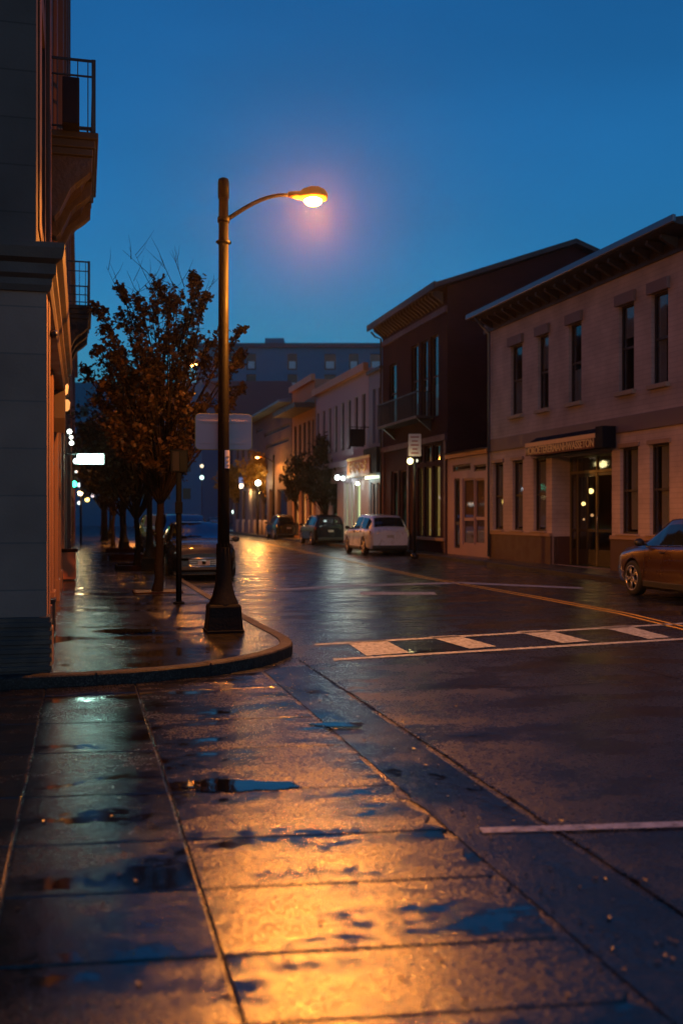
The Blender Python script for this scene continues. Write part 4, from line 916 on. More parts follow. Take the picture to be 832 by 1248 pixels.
def car_fn(P):
    W = P['W']
    def half(x):
        w = W*interp(P['wf'],x); zs = interp(P['zs'],x); zt = max(interp(P['zt'],x), zs+.015); zb = P['zb']+(.10 if abs(x) > P['L']/2-.15 else 0)
        cab = min(1, max(0,(zt-zs)/.42)); wr = lerp(.86, .70, cab)*w
        ring = [(0,zb),(.6*w,zb),(.90*w,zb+.01),(.975*w,zb+.08),(.995*w,zb+.25),(w,lerp(zb,zs,.62)),(.985*w,zs-.08),(.955*w,zs-.015),(.93*w,zs)]
        e0, e1 = (.92*w,zs+.003), (wr, zt-.035*cab-.004)
        for t in (.15,.5,.85): ring.append((lerp(e0[0],e1[0],t)+.02*cab*math.sin(PI*t), lerp(e0[1],e1[1],t)))
        ring += [e1,(wr-.035,zt-.006),(wr*.7,zt+.012),(wr*.35,zt+.022),(0,zt+.025)]
        return ring
    return half
def make_car(kind, paint, name, label, cat='car', group=None, rimm='rim', lights=None, detail=True, glassm='carglass'):
    P = CAR[kind]; half = car_fn(P); L = P['L']; W = P['W']
    root = empty(name, (0,0,0), 0, label, cat, group)
    xs = [-L/2+L*k/56 for k in range(57)]
    mb = MB(); vs = []; rings = [half(x) for x in xs]; K = len(rings[0]); N_ = 2*K-2
    for x,r_ in zip(xs,rings):
        full = [(x,y,z) for y,z in r_]+[(x,-y,z) for y,z in r_[-2:0:-1]]
        vs += full
    fs = [(i*N_+k,i*N_+(k+1)%N_,(i+1)*N_+(k+1)%N_,(i+1)*N_+k) for i in range(len(xs)-1) for k in range(N_)]+[tuple(range(N_)),tuple(range(len(xs)*N_-1,(len(xs)-1)*N_-1,-1))]
    mb.add(vs,fs,True); body = mb.build('body', M[paint])
    cu = MB()
    for wx in P['wheels']:
        for s_ in (-1,1): cu.lathe([(P['wr']+.055,-.17),(P['wr']+.055,.17)], (wx,s_*(W-.12),P['wr']), 28, 'y')
    cut = cu.build('cut', M['plastic'])
    bo = body.modifiers.new('b','BOOLEAN'); bo.object = cut; bo.operation = 'DIFFERENCE'; bo.solver = 'EXACT'
    bpy.context.view_layer.update(); dg = bpy.context.evaluated_depsgraph_get(); me = bpy.data.meshes.new_from_object(body.evaluated_get(dg))
    body.modifiers.clear(); body.data = me; body.data.name = 'body'; bpy.data.objects.remove(cut)
    if len(me.materials) > 1: me.materials.clear(); me.materials.append(M[paint])
    body.parent = root
    es = body.modifiers.new('e','EDGE_SPLIT'); es.split_angle = R(38)
    # side glass
    def side_pt(x,z,s_,o=.006):
        r_ = half(x); pts = r_[8:13]
        for (ya,za),(yb,zb_) in zip(pts,pts[1:]):
            if za <= z <= zb_ and zb_ > za: return (x, s_*(lerp(ya,yb,(z-za)/(zb_-za))+o), z)
        return (x, s_*(pts[-1][0]+o), z)
    a,b = P['side']; nS = 30; pill = lerp(a,b,.42)
    for s_ in (-1,1):
        for (p0,p1) in ((a,pill-.04),(pill+.04,b)):
            g_ = MB(); prev = None
            for k in range(nS+1):
                x = lerp(p0,p1,k/nS); zs = interp(P['zs'],x)+.03; zt = interp(P['zt'],x)-.10
                cur = (zs,zt) if zt > zs+.02 else None
                if cur and prev:
                    x_ = lerp(p0,p1,(k-1)/nS); q0 = [side_pt(x_,lerp(prev[0],prev[1],t),s_) for t in (0,.5,1)]; q1 = [side_pt(x,lerp(cur[0],cur[1],t),s_) for t in (0,.5,1)]
                    g_.add(q0+q1, [(0,1,4,3),(1,2,5,4)], True)
                prev = cur
            if g_.v: g_.build('side_window', M['carglass'], root)
    # windscreen and rear screen
    for nm,(p0,p1) in (('windscreen',P['wind']),('rear_window',P['rear'])):
        g_ = MB(); nX, nY = 10, 12; vs = []
        for i in range(nX+1):
            x = lerp(p0,p1,i/nX); r_ = half(x); top = r_[12:]   # e1.. centre
            yw = top[0][0]*.93
            for j in range(nY+1):
                y_ = lerp(-yw,yw,j/nY); ay = abs(y_); z_ = top[-1][1]
                for (ya,za),(yb,zb_) in zip(top,top[1:]):
                    if yb <= ay <= ya: z_ = lerp(zb_,za,(ay-yb)/(ya-yb) if ya > yb else 0); break
                vs.append((x+(.012 if nm == 'windscreen' else -.012),y_,z_+.008))
        fs = [(i*(nY+1)+j,i*(nY+1)+j+1,(i+1)*(nY+1)+j+1,(i+1)*(nY+1)+j) for i in range(nX) for j in range(nY)]
        g_.add(vs,fs,True); g_.build(nm, M[glassm] if nm == 'windscreen' else M['carglass'], root)
    # underbody, lights, plates, trims
    zb = P['zb']
    MB().box(-L/2+.25,L/2-.25,-W*.8,W*.8,zb-.08,zb+.05).build('underbody', M['plastic'], root)
    f = L/2
    for s_ in (-1,1):
        hlz = interp(P['zs'],f-.2)-.06
        h_ = MB(); y0 = s_*W*.50; y1 = s_*W*.84
        h_.add([(f-.05,y0,hlz-.11),(f-.24,y1,hlz-.07),(f-.30,y1,hlz+.06),(f-.10,y0,hlz+.03),(f-.20,y0,hlz-.11),(f-.4,y1*.96,hlz-.07),(f-.42,y1*.96,hlz+.05),(f-.25,y0,hlz+.02)],
               [(0,1,2,3),(4,7,6,5),(0,4,5,1),(3,2,6,7),(0,3,7,4),(1,5,6,2)])
        h_.build('headlight', lights[0] if lights and lights[0] else M['lampglass'], root, .01)
        tz_ = interp(P['zs'],-f+.1)-.10; t_ = MB()
        ty0, ty1 = s_*W*.55, s_*W*.93
        t_.add([(-f-.012,ty0,tz_-.05),(-f+.10,ty1,tz_-.07),(-f+.12,ty1*.99,tz_+.11),(-f+.0,ty0,tz_+.06),(-f+.3,ty0,tz_-.05),(-f+.36,ty1*.98,tz_-.03),(-f+.36,ty1*.98,tz_+.09),(-f+.3,ty0,tz_+.06)],
               [(0,1,2,3),(4,7,6,5),(0,4,5,1),(3,2,6,7),(0,3,7,4),(1,5,6,2)])
        t_.build('taillight', lights[1] if lights and lights[1] else M['tail'], root, .01)
        mx_ = P['wind'][1]-.22; mz = interp(P['zs'],mx_)+.09; m_b = MB(); m_b.ball((mx_,s_*(W+.11),mz), .1, 12, (.75,1.1,.75)); m_b.box(mx_-.02,mx_+.03,min(s_*(W-.06),s_*(W+.06)),max(s_*(W-.06),s_*(W+.06)),mz-.06,mz-.02); m_b.build('wing_mirror', M['plastic'], root)
        if detail:
            for hx in (pill-.25,pill+.75):
                z_ = interp(P['zs'],hx)-.10; hb_ = MB(); hb_.tube([(hx-.09,s_*(W*.985+.0),z_),(hx-.07,s_*(W*.985+.03),z_),(hx+.07,s_*(W*.985+.03),z_),(hx+.09,s_*(W*.985),z_)], .012, 6); hb_.build('door_handle', M['plastic'], root)
            ds = MB()
            for xx in (pill,b-.06,a+.35): ds.tube([(xx,s_*(W*interp(P['wf'],xx)*.9965+.0),zb+.15),(xx,s_*(W*interp(P['wf'],xx)*1.0015),lerp(zb,interp(P['zs'],xx),.62)),(xx,s_*(W*.962),interp(P['zs'],xx)-.02)], .0055, 5)
            ds.build('door_gap', M['plastic'], root)
            MB().box(P['wheels'][0]+.45,P['wheels'][1]-.45,min(s_*W*.93,s_*(W+.004)),max(s_*W*.93,s_*(W+.004)),zb-.02,zb+.09).build('sill_trim', M['plastic'], root, .01)
            MB().tube([(x_,s_*(side_pt(x_,interp(P['zs'],x_)+.02,1)[1]+.006),interp(P['zs'],x_)+.02) for x_ in [lerp(a,b,k/12) for k in range(13)]], .008, 5).build('window_trim', M['chrome'], root)
    gz = interp(P['zs'],f-.1)
    gr_ = MB(); gr_.box(f-.12,f+.01,-.40,.40,gz-.28,gz-.10); gr_.build('grille', M['plastic'], root, .03)
    sl = MB()
    for k in range(3): sl.box(f+.0,f+.016,-.37,.37,gz-.25+k*.05,gz-.243+k*.05)
    sl.build('grille_bar', M['chrome'], root)
    ch = MB(); ch.tube([(f-.10,-.56,gz-.08),(f-.02,-.44,gz-.09),(f+.015,-.3,gz-.09),(f+.02,.3,gz-.09),(f-.02,.44,gz-.09),(f-.10,.56,gz-.08)], .014, 6); ch.tube([(f-.09,-.54,gz-.1),(f-.03,-.46,gz-.22),(f+.01,-.3,gz-.30),(f+.015,.3,gz-.30),(f-.03,.46,gz-.22),(f-.09,.54,gz-.1)], .014, 6); ch.build('grille_surround', M['chrome'], root)
    MB().box(f+.014,f+.028,-.055,.055,gz-.25,gz-.13).build('badge', M['chrome'], root, .004)
    MB().box(f-.1,f+.012,-.65,.65,zb+.04,zb+.14).build('lower_grille', M['plastic'], root, .02)
    MB().box(f+.015,f+.028,-.15,.15,zb+.17,zb+.28).build('number_plate', M['plate'], root)
    MB().box(-f-.022,-f-.010,-.15,.15,(interp(P['zs'],-f)-.22),(interp(P['zs'],-f)-.11)).build('number_plate', M['plate'], root)
    MB().box(-f-.02,-f+.2,-W*.80,W*.80,zb+.0,zb+.16).build('rear_bumper', M['plastic'], root, .03)
    # wheels
    proto = None
    for wx in P['wheels']:
        for s_ in (-1,1):
            if proto is None:
                r_ = P['wr']; t_ = MB().lathe([(r_*.66,-.10),(r_*.9,-.11),(r_*.98,-.09),(r_,-.05),(r_,.05),(r_*.98,.09),(r_*.9,.11),(r_*.66,.10)], (0,0,0), 32, 'y', ring=True); wh = t_.build('wheel', M['rubber'], root)
                h_ = MB(); h_.lathe([(.06,.0),(.06,.105),(.03,.115)], (0,0,0), 14, 'y')
                for sgn in (1,):
                    for k in range(5):
                        a_ = 2*PI*k/5; ca, sa_ = math.cos(a_), math.sin(a_)
                        for dlt in (-.10,.10):
                            c2, s2_ = math.cos(a_+dlt*2), math.sin(a_+dlt*2)
                            h_.tube([(.04*ca,.095,.04*sa_),(r_*.40*math.cos(a_+dlt*1.4),.095,r_*.40*math.sin(a_+dlt*1.4)),(r_*.68*c2,.088,r_*.68*s2_)], [.024,.018,.018], 6)
                h_.lathe([(r_*.66,.085),(r_*.72,.10),(r_*.72,.112),(r_*.66,.112)], (0,0,0), 32, 'y', ring=True)
                rim_o = h_.build('rim', M[rimm], wh); MB().lathe([(r_*.655,-.06),(r_*.655,.02)], (0,0,0), 28, 'y').build('brake_drum', mat('drum_black',(.003,.003,.003),.9,spec=.0), wh); proto = wh
            else:
                wh = copy_tree(proto, root)
            wh.location = (wx, s_*(W-.115), P['wr']); wh.rotation_euler = (0, random.uniform(0,1) if s_ > 0 else 0, 0 if s_ > 0 else PI)
    return root
def place(o, x, y, heading, z=0):   # heading: direction of the car's nose, radians from +X
    o.location = (x,y,z); o.rotation_euler.z = heading; return o
N_, S_ = PI/2, -PI/2
# black sedan nearest on the left kerb, facing us
q = G(248,708); place(make_car('sedan','black','parked_car','black sedan parked nose-on beside the lamp, chrome-edged grille facing the crossing','car','parked cars',glassm='carglass_blue'), q[0]+.02, q[1]+2.45, S_)
place(make_car('suv','black','parked_car','dark parked car half hidden behind the tree and the black sedan','car','parked cars',detail=False,glassm='carglass_blue'), 3.32, q[1]+9.0, S_)
place(make_car('suv','bluec','parked_car','blue parked car between the thin tree trunks far along the near kerb','car','parked cars',detail=False), 3.4, 48, S_)
place(make_car('sedan','greyc','parked_car','grey parked car just past the planted trees on the near kerb','car','parked cars',detail=False), 3.4, 37.5, S_)
# white crossover
q = G(474,677); place(make_car('suv','silver','parked_car','silvery white crossover parked with its tail to us before the maroon shop','car','parked cars',glassm='carglass'), q[0]+.05, q[1]+2.25, N_)
q = G(403,664.5); place(make_car('suv','navyc','parked_car','dark wagon parked in front of the dark tree, between two other parked cars','car','parked cars',detail=False), q[0], q[1]+2.25, N_)
q = G(354,657.5); place(make_car('suv','black','parked_car','black parked car farthest up the far kerb, amber light glinting on its side','car','parked cars',detail=False), q[0]-.1, q[1]+2.25, N_)
# bronze car on the right
fwx = CAR['sedan']['wheels'][1]; q = G(769,725.5)
place(make_car('sedan','brown','parked_car','bronze sedan parked before the tan brick building, cut off by the photo edge','car','parked cars'), q[0]+.90, q[1]-fwx, N_).scale.z = 1.09
# far traffic
hw = emit('headlight_on', (1,.95,.8), 14.); tr = emit('taillight_on', (1,.25,.12), 6.); hwo = emit('headlight_amber', (1,.6,.25), 8.)
for i,(px,py,Z,kd,pt,hd,lt,lab) in enumerate([(235,648,100,'suv','greyc',S_,(hw,None),'pale car driving towards us with bright white headlights, seen left of the lamp pole'),
      (180,642,125,'sedan','navyc',S_,(hw,None),'dark car with two close white headlights seen between tree trunks'),
      (205,646,112,'sedan','black',S_,(hwo,None),'dark car with yellow headlights waiting far down the street'),
      (262,645,118,'sedan','greyc',N_,(None,tr),'far car with red tail lights almost hidden by the lamp pole')]):
    p = at(px,628,Z); place(make_car(kd,pt,'moving_car',lab,'car','cars driving far down the street',detail=False,lights=lt), p[0], p[1], hd)

# ------------------------------------------------------------------ TREES
def leafmat(name, c1, c2):
    m = bpy.data.materials.new(name); m.use_nodes = True; nt = m.node_tree; N = nt.nodes; L = nt.links; b = N['Principled BSDF']
    ge = N.new('ShaderNodeNewGeometry'); mx = N.new('ShaderNodeMix'); mx.data_type = 'RGBA'; mx.inputs['A'].default_value = (*c1,1); mx.inputs['B'].default_value = (*c2,1)
    L.new(ge.outputs['Random Per Island'], mx.inputs['Factor']); L.new(mx.outputs['Result'], b.inputs['Base Color']); b.inputs['Roughness'].default_value = .5
    ts = N.new('ShaderNodeBsdfTranslucent'); L.new(mx.outputs['Result'], ts.inputs[0]); ms = N.new('ShaderNodeMixShader'); ms.inputs[0].default_value = .3
    L.new(b.outputs[0], ms.inputs[1]); L.new(ts.outputs[0], ms.inputs[2]); L.new(ms.outputs[0], N['Material Output'].inputs[0]); return m
LF = dict(autumn=leafmat('autumn_leaves',(.015,.011,.005),(.095,.048,.015)), dark=leafmat('dark_leaves',(.014,.015,.008),(.05,.038,.018)), yellow=leafmat('lamplit_leaves',(.28,.15,.02),(.60,.33,.05)))  # yellow leaf colour raised to carry the lamp light on those crowns
def bez(a,b,c,n):
    return [tuple(a[i]*(1-t)**2+2*b[i]*t*(1-t)+c[i]*t*t for i in range(3)) for t in [k/n for k in range(n+1)]]
def leaf(mb, p, s, rnd):
    a = rnd.uniform(0,6.28); tl_ = rnd.uniform(-1.1,1.1); t2 = rnd.uniform(-1.1,1.1)
    ux = Vector((math.cos(a)*math.cos(tl_),math.sin(a)*math.cos(tl_),math.sin(tl_))); w_ = ux.cross(Vector((math.sin(t2),math.cos(t2)*.3,1))).normalized()
    P = Vector(p); pts = [(0,0),(.35,.5),(.45,.22),(.8,.38),(1,0),(.8,-.38),(.45,-.22),(.35,-.5)]
    nn = ux.cross(w_)*s*.12
    mb.add([P+ux*s*x+w_*s*y+nn*(abs(y)*2) for x,y in pts], [(0,1,2,3,4,5,6,7)])
def tree(label, base, trunk, clumps, lf, leaf_s, per, bare=(), seed=1, r0=.085, group='street trees', twigs=6, tw=(.25,.6), name='street_tree'):
    rnd = random.Random(seed); e = empty(name, (*base,.13), 0, label, 'tree', group)
    t = MB(); T = [Vector(p) for p in trunk]
    path = []
    for i in range(len(T)-1):
        for k in range(5): path.append(T[i].lerp(T[i+1], k/5)+Vector((rnd.gauss(0,.012),rnd.gauss(0,.012),0))*(1 if i or k else 0))
    path.append(T[-1]); n = len(path); rad = [r0*(1-.72*i/(n-1))*(1+.5*math.exp(-i*1.2)) for i in range(n)]
    t.tube(path, rad, 10)
    lv = MB(); H = T[-1].z
    for (c, rc) in clumps:
        c = Vector(c); 
        i = max(3, min(n-1, int(n*min(1, max(.38,(c.z/H)*.62-rnd.uniform(0,.12))))));
        s0_ = path[i]; mid_ = s0_.lerp(c,.5)+Vector((rnd.gauss(0,.12),rnd.gauss(0,.12),rnd.uniform(-.05,.25)))
        limb = bez(s0_, mid_, c, 7); rl_ = min(rad[i]*.6, .03); t.tube(limb, [lerp(rl_,.007,k/7) for k in range(8)], 6)
        for k in range(twigs):
            d = Vector((rnd.gauss(0,1),rnd.gauss(0,1),rnd.gauss(.25,.8))).normalized()*rc*rnd.uniform(.6,1.25)
            a0 = Vector(limb[rnd.choice((5,6,7))]); e1 = c+d; tb_ = bez(a0, a0.lerp(e1,.5)+Vector((0,0,rnd.uniform(-.08,.08))), e1, 4); t.tube(tb_, [.006,.005,.004,.003,.002], 4)
            for j in range(per):
                u = rnd.uniform(.25,1.05); b0_ = a0.lerp(e1,u)+Vector((rnd.gauss(0,.07),rnd.gauss(0,.07),rnd.gauss(0,.07)))*(rc/.4)
                leaf(lv, b0_, leaf_s*rnd.uniform(.6,1.2), rnd)
    for bp_ in bare:
        P_ = [Vector(p) for p in bp_]; full = [path[int(n*.7)]]+P_
        for a_,b__ in zip(full,full[1:]): t.tube([a_,a_.lerp(b__,.5)+Vector((rnd.gauss(0,.04),rnd.gauss(0,.04),0)),b__], [.012 if a_ == full[0] else .008,.006,.003], 5)
        for _ in range(5):
            u = rnd.random(); a_ = P_[0].lerp(P_[-1],u); d = Vector((rnd.gauss(0,.25),rnd.gauss(0,.25),rnd.uniform(.2,.5))); t.tube([a_,a_+d*.5+Vector((.02,0,0)),a_+d], [.005,.004,.0015], 4)
    t.build('trunk', M['bark'], e, fix=False); lv.build('crown', LF[lf], e, fix=False); return e
# main tree: clump centres laid out in space from how the crown reads in the photo
rnd = random.Random(21)
bx0 = G(192,721,.13); Zt = bx0[0]*FW[0]+bx0[1]*FW[1]
def loc(px,py,dz=0): p = at(px,py,Zt+dz); return (p[0]-bx0[0], p[1]-bx0[1], p[2]-.13)
sp = [(190,345,10),(205,350,8),(215,365,14),(238,335,4),(243,345,7),(250,362,7),(232,375,14),(205,383,16),(228,392,16),(150,350,8),(165,360,13),(185,372,16),(120,375,9),(130,395,12),(145,385,12),(170,395,16),(118,425,10),(140,430,15),(105,450,7),
      (200,410,18),(235,415,16),(260,410,13),(178,425,18),(155,445,16),(215,440,20),(250,440,16),(275,425,9),(190,460,18),(230,470,20),(268,455,12),(292,430,6),(298,400,4),(290,440,6),(165,470,18),(135,470,16),(280,480,9),(292,472,5),
      (120,490,15),(150,500,18),(185,500,20),(220,505,20),(250,495,16),(272,505,9),(140,530,16),(170,535,18),(205,535,18),(238,530,14),(160,560,14),(195,562,13),(225,550,9)]
cl_ = [(loc(x+rnd.gauss(0,3),y+rnd.gauss(0,3),rnd.uniform(-1.3,1.3)*min(1,r_/13)), r_/62.*1.05) for x,y,r_ in sp]
cl_ += [(loc(rnd.uniform(125,265),rnd.uniform(410,545),rnd.uniform(-1.5,1.5)), .24) for _ in range(26)]
tree('tallest street tree with sparse coppery leaves and bare top twigs right behind the sign post', bx0, [(0,0,-.05),(.03,0,.5),loc(194,640),loc(198,600),loc(200,550),loc(196,500),loc(200,440),loc(208,370)], cl_, 'autumn', .115, 15,
     bare=[[loc(160,380),loc(130,325)],[loc(180,370),loc(155,330)],[loc(215,355),loc(195,312)],[loc(200,360),loc(150,305)],[loc(240,370),loc(262,340)],[loc(225,350),loc(210,305)],[loc(190,360),loc(165,310)]], seed=4, r0=.10, twigs=7)
def gtree(label, x, y, H, R_, lf, seed, lean=0, nc=30, per=12, zlow=.42, ls=.14, r0=.10, group='street trees', sqz=1.):
    rnd = random.Random(seed); cs = []
    for k in range(nc):
        while True:
            v = Vector((rnd.uniform(-1,1),rnd.uniform(-1,1),rnd.uniform(-1,1)))
            if v.length < 1: break
        zc_ = H*(1+zlow)/2; hz = H*(1-zlow)/2
        cs.append(((v.x*R_+lean, v.y*R_*sqz, zc_+v.z*hz*.92), rnd.uniform(.28,.5)*R_/1.6))
    return tree(label, (x,y), [(0,0,-.05),(.02,0,H*.15),(lean*.4,0,H*.35),(lean*.8,0,H*.55),(lean,0,H*.9)], cs, lf, ls, per, seed=seed, r0=r0, group=group)
gtree('second kerbside tree with dark crown growing from a low rusty planter', 1.55, 30.2, 5.9, 1.7, 'dark', 31, nc=60, per=16, zlow=.36)
gtree('slim dark kerbside tree third along, thin straight trunk', 1.6, 44, 6.2, 1.9, 'dark', 32, nc=50, per=16, zlow=.36, ls=.2)
gtree('slim dark kerbside tree fourth along, close behind the third', 1.5, 52, 6.2, 1.9, 'dark', 33, nc=46, per=15, zlow=.36, ls=.2)
gtree('thick-trunked dark tree far along the pavement beside the white lit sign', 1.35, 64, 7.4, 2.4, 'dark', 34, nc=50, per=15, r0=.2, ls=.26, zlow=.36)
gtree('farthest dark tree on the near pavement closing off the row', 1.6, 84, 8, 2.8, 'dark', 35, nc=46, per=14, ls=.28, r0=.16)
q = at(398,600,60.5); gtree('dark bushy tree on the far pavement before the pale building', q[0], q[1], 6.2, 1.9, 'dark', 41, nc=80, per=20, zlow=.34, ls=.2)
q = at(368,600,69); gtree('smaller dark tree before the ochre building, merging with its dark neighbour', q[0], q[1], 5.6, 1.4, 'dark', 42, nc=44, per=18, zlow=.38, ls=.2)
q = at(330,600,82); gtree('broad tree with lamp-lit yellow leaves above two white globe lamps', q[0], q[1], 6.7, 2.3, 'yellow', 43, nc=80, per=18, zlow=.50, ls=.26)
q = at(300,600,96); gtree('lamp-lit yellow-orange tree, the farther of the two, beside the lamp pole', q[0], q[1], 6.2, 2.6, 'yellow', 44, nc=80, per=16, zlow=.45, ls=.28)
# planters at tree feet
for i,(x,y,lab) in enumerate([(1.55,29.6,'low rusty edged tree bed around the second tree'),(1.55,36.5,'low rusty edged tree bed between second and third tree'),(1.6,44,'low rusty edged tree bed around the third tree')]):
    e = empty('tree_bed', (x,y,.13), 0, lab, 'planter', 'tree beds'); w = MB(); a_, b2 = .62, .8
    w.box(-a_,a_,-b2,-b2+.06,-.002,.13); w.box(-a_,a_,b2-.06,b2,-.002,.13); w.box(-a_,-a_+.06,-b2+.06,b2-.06,-.002,.13); w.box(a_-.06,a_,-b2+.06,b2-.06,-.002,.13); w.build('edging', M['planter'], e, .01); MB().box(-a_+.06,a_-.06,-b2+.06,b2-.06,-.002,.07).build('soil', M['soil'], e)
# cut soil square at the main tree
e = empty('tree_bed', (bx0[0],bx0[1],.13), 0, 'small flat square of dark soil at the foot of the tallest street tree', 'planter', 'tree beds'); MB().box(-.45,.45,-.45,.45,-.002,.012).build('soil', M['soil'], e); w = MB()
for s1 in (-1,1): w.box(.45*s1-.02,.45*s1+.02,-.47,.47,-.002,.02); w.box(-.43,.43,.45*s1-.02,.45*s1+.02,-.002,.02)
w.build('edging', M['planter'], e)

# ------------------------------------------------------------------ SIGNS AND LIGHTS FAR LEFT
ZS = 25.; q = at(111,559.5,ZS); LS_ = empty('lit_sign', q, -YAW, 'glowing greenish white box sign projecting over the pavement from the left wall', 'sign')
MB().box(-.32,.32,-.06,.06,-.115,.115).build('light_panel', emit('sign_white', (.62,1,.80), 11.), LS_, .03); fr = MB(); fr.box(-.335,.335,-.055,.055,.117,.13); fr.box(-.335,.335,-.055,.055,-.13,-.117); fr.box(-.335,-.322,-.055,.055,-.117,.117); fr.box(.322,.335,-.055,.055,-.117,.117); fr.tube([(-.33,0,.12),(-.85,0,.12)], .02, 6); fr.build('sign_frame', M['darkiron'], LS_)
al = bpy.data.lights.new('sign_glow','AREA'); al.shape = 'RECTANGLE'; al.size = .7; al.size_y = .28; al.energy = 30; al.color = (.6,1,.8); ao = bpy.data.objects.new('sign_glow',al); COL.objects.link(ao); ao.parent = LS_; ao.location = (0,-.1,0); ao.rotation_euler = (PI/2,0,0)
for i,(px,py,Z,r_,c,st,lab) in enumerate([(85,526,26,.075,(.9,1,.9),5,'upper white globe of the cluster high on the left wall'),(87,533,26,.06,(.9,1,.9),4,'middle white globe of the cluster high on the left wall'),(87.5,540,26,.07,(.9,1,.85),5,'lower white globe of the cluster high on the left wall'),
        (93,562,30,.10,(.8,1,.95),5,'white lamp touching the glowing box sign'),(93,575,45,.07,(.8,.9,.9),1.5,'faint white lamp below the box sign'),(98,601,55,.17,(1,.72,.35),7,'amber globe low over the far pavement'),(106.5,609,60,.15,(1,.65,.15),6,'yellow globe beside the thick far tree'),(97,591,58,.14,(.8,.9,1),3,'cool white globe under the green signal'),
        (97,613,70,.16,(.75,.9,.85),2,'pale lamp above the far pavement end'),(113,604,75,.16,(.8,.8,.9),1.5,'pale violet lamp behind the far trees'),(84,621,40,.05,(.9,.8,.7),1.,'tiny warm lamp near the row building door')]):
    e = bulb('globe_lamp', px,py,Z,r_,emit('globe_%d'%i,c,st*1.0),lab, group='far lamps along the near pavement'); MB().tube([(0,0,r_*.8),(0,0,r_+.12),(-.5 if i < 5 else 0,0,r_+.14)], .015, 6).build('bracket', M['darkiron'], e)
# traffic signal with green lenses
q = at(91,590,56); TS = empty('traffic_signal', (q[0],q[1],.13), -YAW, 'far traffic signal showing green over the left pavement', 'traffic signal')
zq = q[2]-.13; MB().tube([(.35,0,0),(.35,0,zq+.8)], .06, 8).build('pole', M['darkiron'], TS); MB().box(-.17,.17,-.1,.1,zq-.25,zq+.85).build('signal_head', M['plastic'], TS, .02)
MB().ball((0,-.1,zq), .17, 12, (1,.4,1)).build('green_lens', emit('green_on',(.05,1,.55),7.), TS); MB().ball((-.36,-.1,zq-.08), .12, 12, (1,.4,1)).build('walk_lens', emit('cyan_on',(.1,.9,.8),5.), TS); MB().box(-.5,-.22,-.08,.08,zq-.22,zq+.06).build('walk_head', M['plastic'], TS)
for k in (1,2): MB().ball((0,-.1,zq+.3*k), .1, 10, (1,.4,1)).build('dark_lens', M['windark'], TS)
# globes and red-white shop sign under the yellow tree
for i,(px,py,Z,r_,c,st,lab) in enumerate([(314.5,588.5,80,.27,(1,1,.75),9,'large round white globe lamp under the yellow tree'),(325.5,583.5,83,.21,(.75,1,.85),6,'smaller greenish white globe lamp under the yellow tree'),(246,582,120,.3,(.7,1,.9),2.5,'teal-white far lamp left of the lamp pole'),(246,568,125,.25,(1,.8,.5),2,'dim amber far lamp above the teal one'),(286,624,110,.35,(.8,1,.85),4,'greenish white lamp low beside the lamp pole'),(232,447,28.35,.055,(1,.85,.5),12,'small pale yellow lamp high in the tree crown')][:5]):
    e = bulb('globe_lamp', px,py,Z,r_,emit('rglobe_%d'%i,c,st),lab, group='globe lamps on the far pavement'); p = at(px,py,Z); MB().tube([(0,0,-r_*.9),(0,0,-p[2]+.02)], .05, 8).build('pole', M['darkiron'], e)
q = at(302,592,92); RS = empty('shop_sign', q, -YAW, 'small glowing sign, white at one end and red at the other, below the yellow trees', 'sign')
MB().box(-.75,-.02,-.05,.05,-.22,.16).build('white_panel', emit('sgn_w',(1,.75,.55),4.), RS, .03); MB().box(.02,.8,-.05,.05,-.24,.18).build('red_panel', emit('sgn_r',(1,.10,.06),4.), RS, .03); MB().box(-.8,.0,-.04,.06,.24,.75).build('blue_panel', emit('sgn_b',(.12,.2,.45),.6), RS, .02)
MB().tube([(0,.06,-q[2]+.1),(0,.06,.7)], .06, 8).build('pole', M['darkiron'], RS)
# bollards near the far pavement
q0 = G(352,652,.13)
bp0 = None
for i,px in enumerate([290,297,305,311,317,323]):
    p = at(px,600,95-i*3.2); e = empty('bollard', (p[0],p[1],.0), 0, 'pale concrete bollard in the line before the yellow trees', 'bollard', 'bollards before the yellow trees')
    MB().lathe([(.2,0),(.19,1.15),(.14,1.27),(.0,1.3)], (0,0,0), 12).build('bollard_post', M['pale'], e)
    if i == 0: pass
# point lights at the street globes, plus an added one below the yellow trees
def plight(px,py,Z,W_,col,r_=.2,name='point_glow'):
    p = at(px,py,Z); l = bpy.data.lights.new(name,'POINT'); l.energy = W_; l.color = col; l.shadow_soft_size = r_; o = bpy.data.objects.new(name,l); COL.objects.link(o); o.location = p; return o
plight(314.5,588.5,79.0,130,(1,.66,.25),.25); plight(300,600,88,130,(1,.55,.16),.2)  # second point is added to light the yellow trees, with no lamp there
plight(411,582,fz(K,411,-.9),60,(.85,1,.9),.25); plight(435.5,590,fz(K,435,-.7),25,(.95,1,.75),.2)
plight(499.5,562,ZP-.5,8,(1,.8,.35),.13)
plight(98,601,54.6,30,(1,.7,.35),.17)
# far-side amber street lamp
def far_lamp(px, Z, W_, label):
    p = (13.6,Z); e = copy_tree(LAMP); e.location = (p[0],p[1],.13); e.rotation_euler.z = PI; e['label'] = label
    for c in [o for o in bpy.data.objects if o.parent == e and o.type == 'LIGHT']: c.data = c.data.copy(); c.data.energy = W_*(.6 if c.data.type == 'POINT' else 3)
far_lamp(None, 74, 450, 'amber street lamp on the far pavement, hidden among yellow and dark tree crowns')

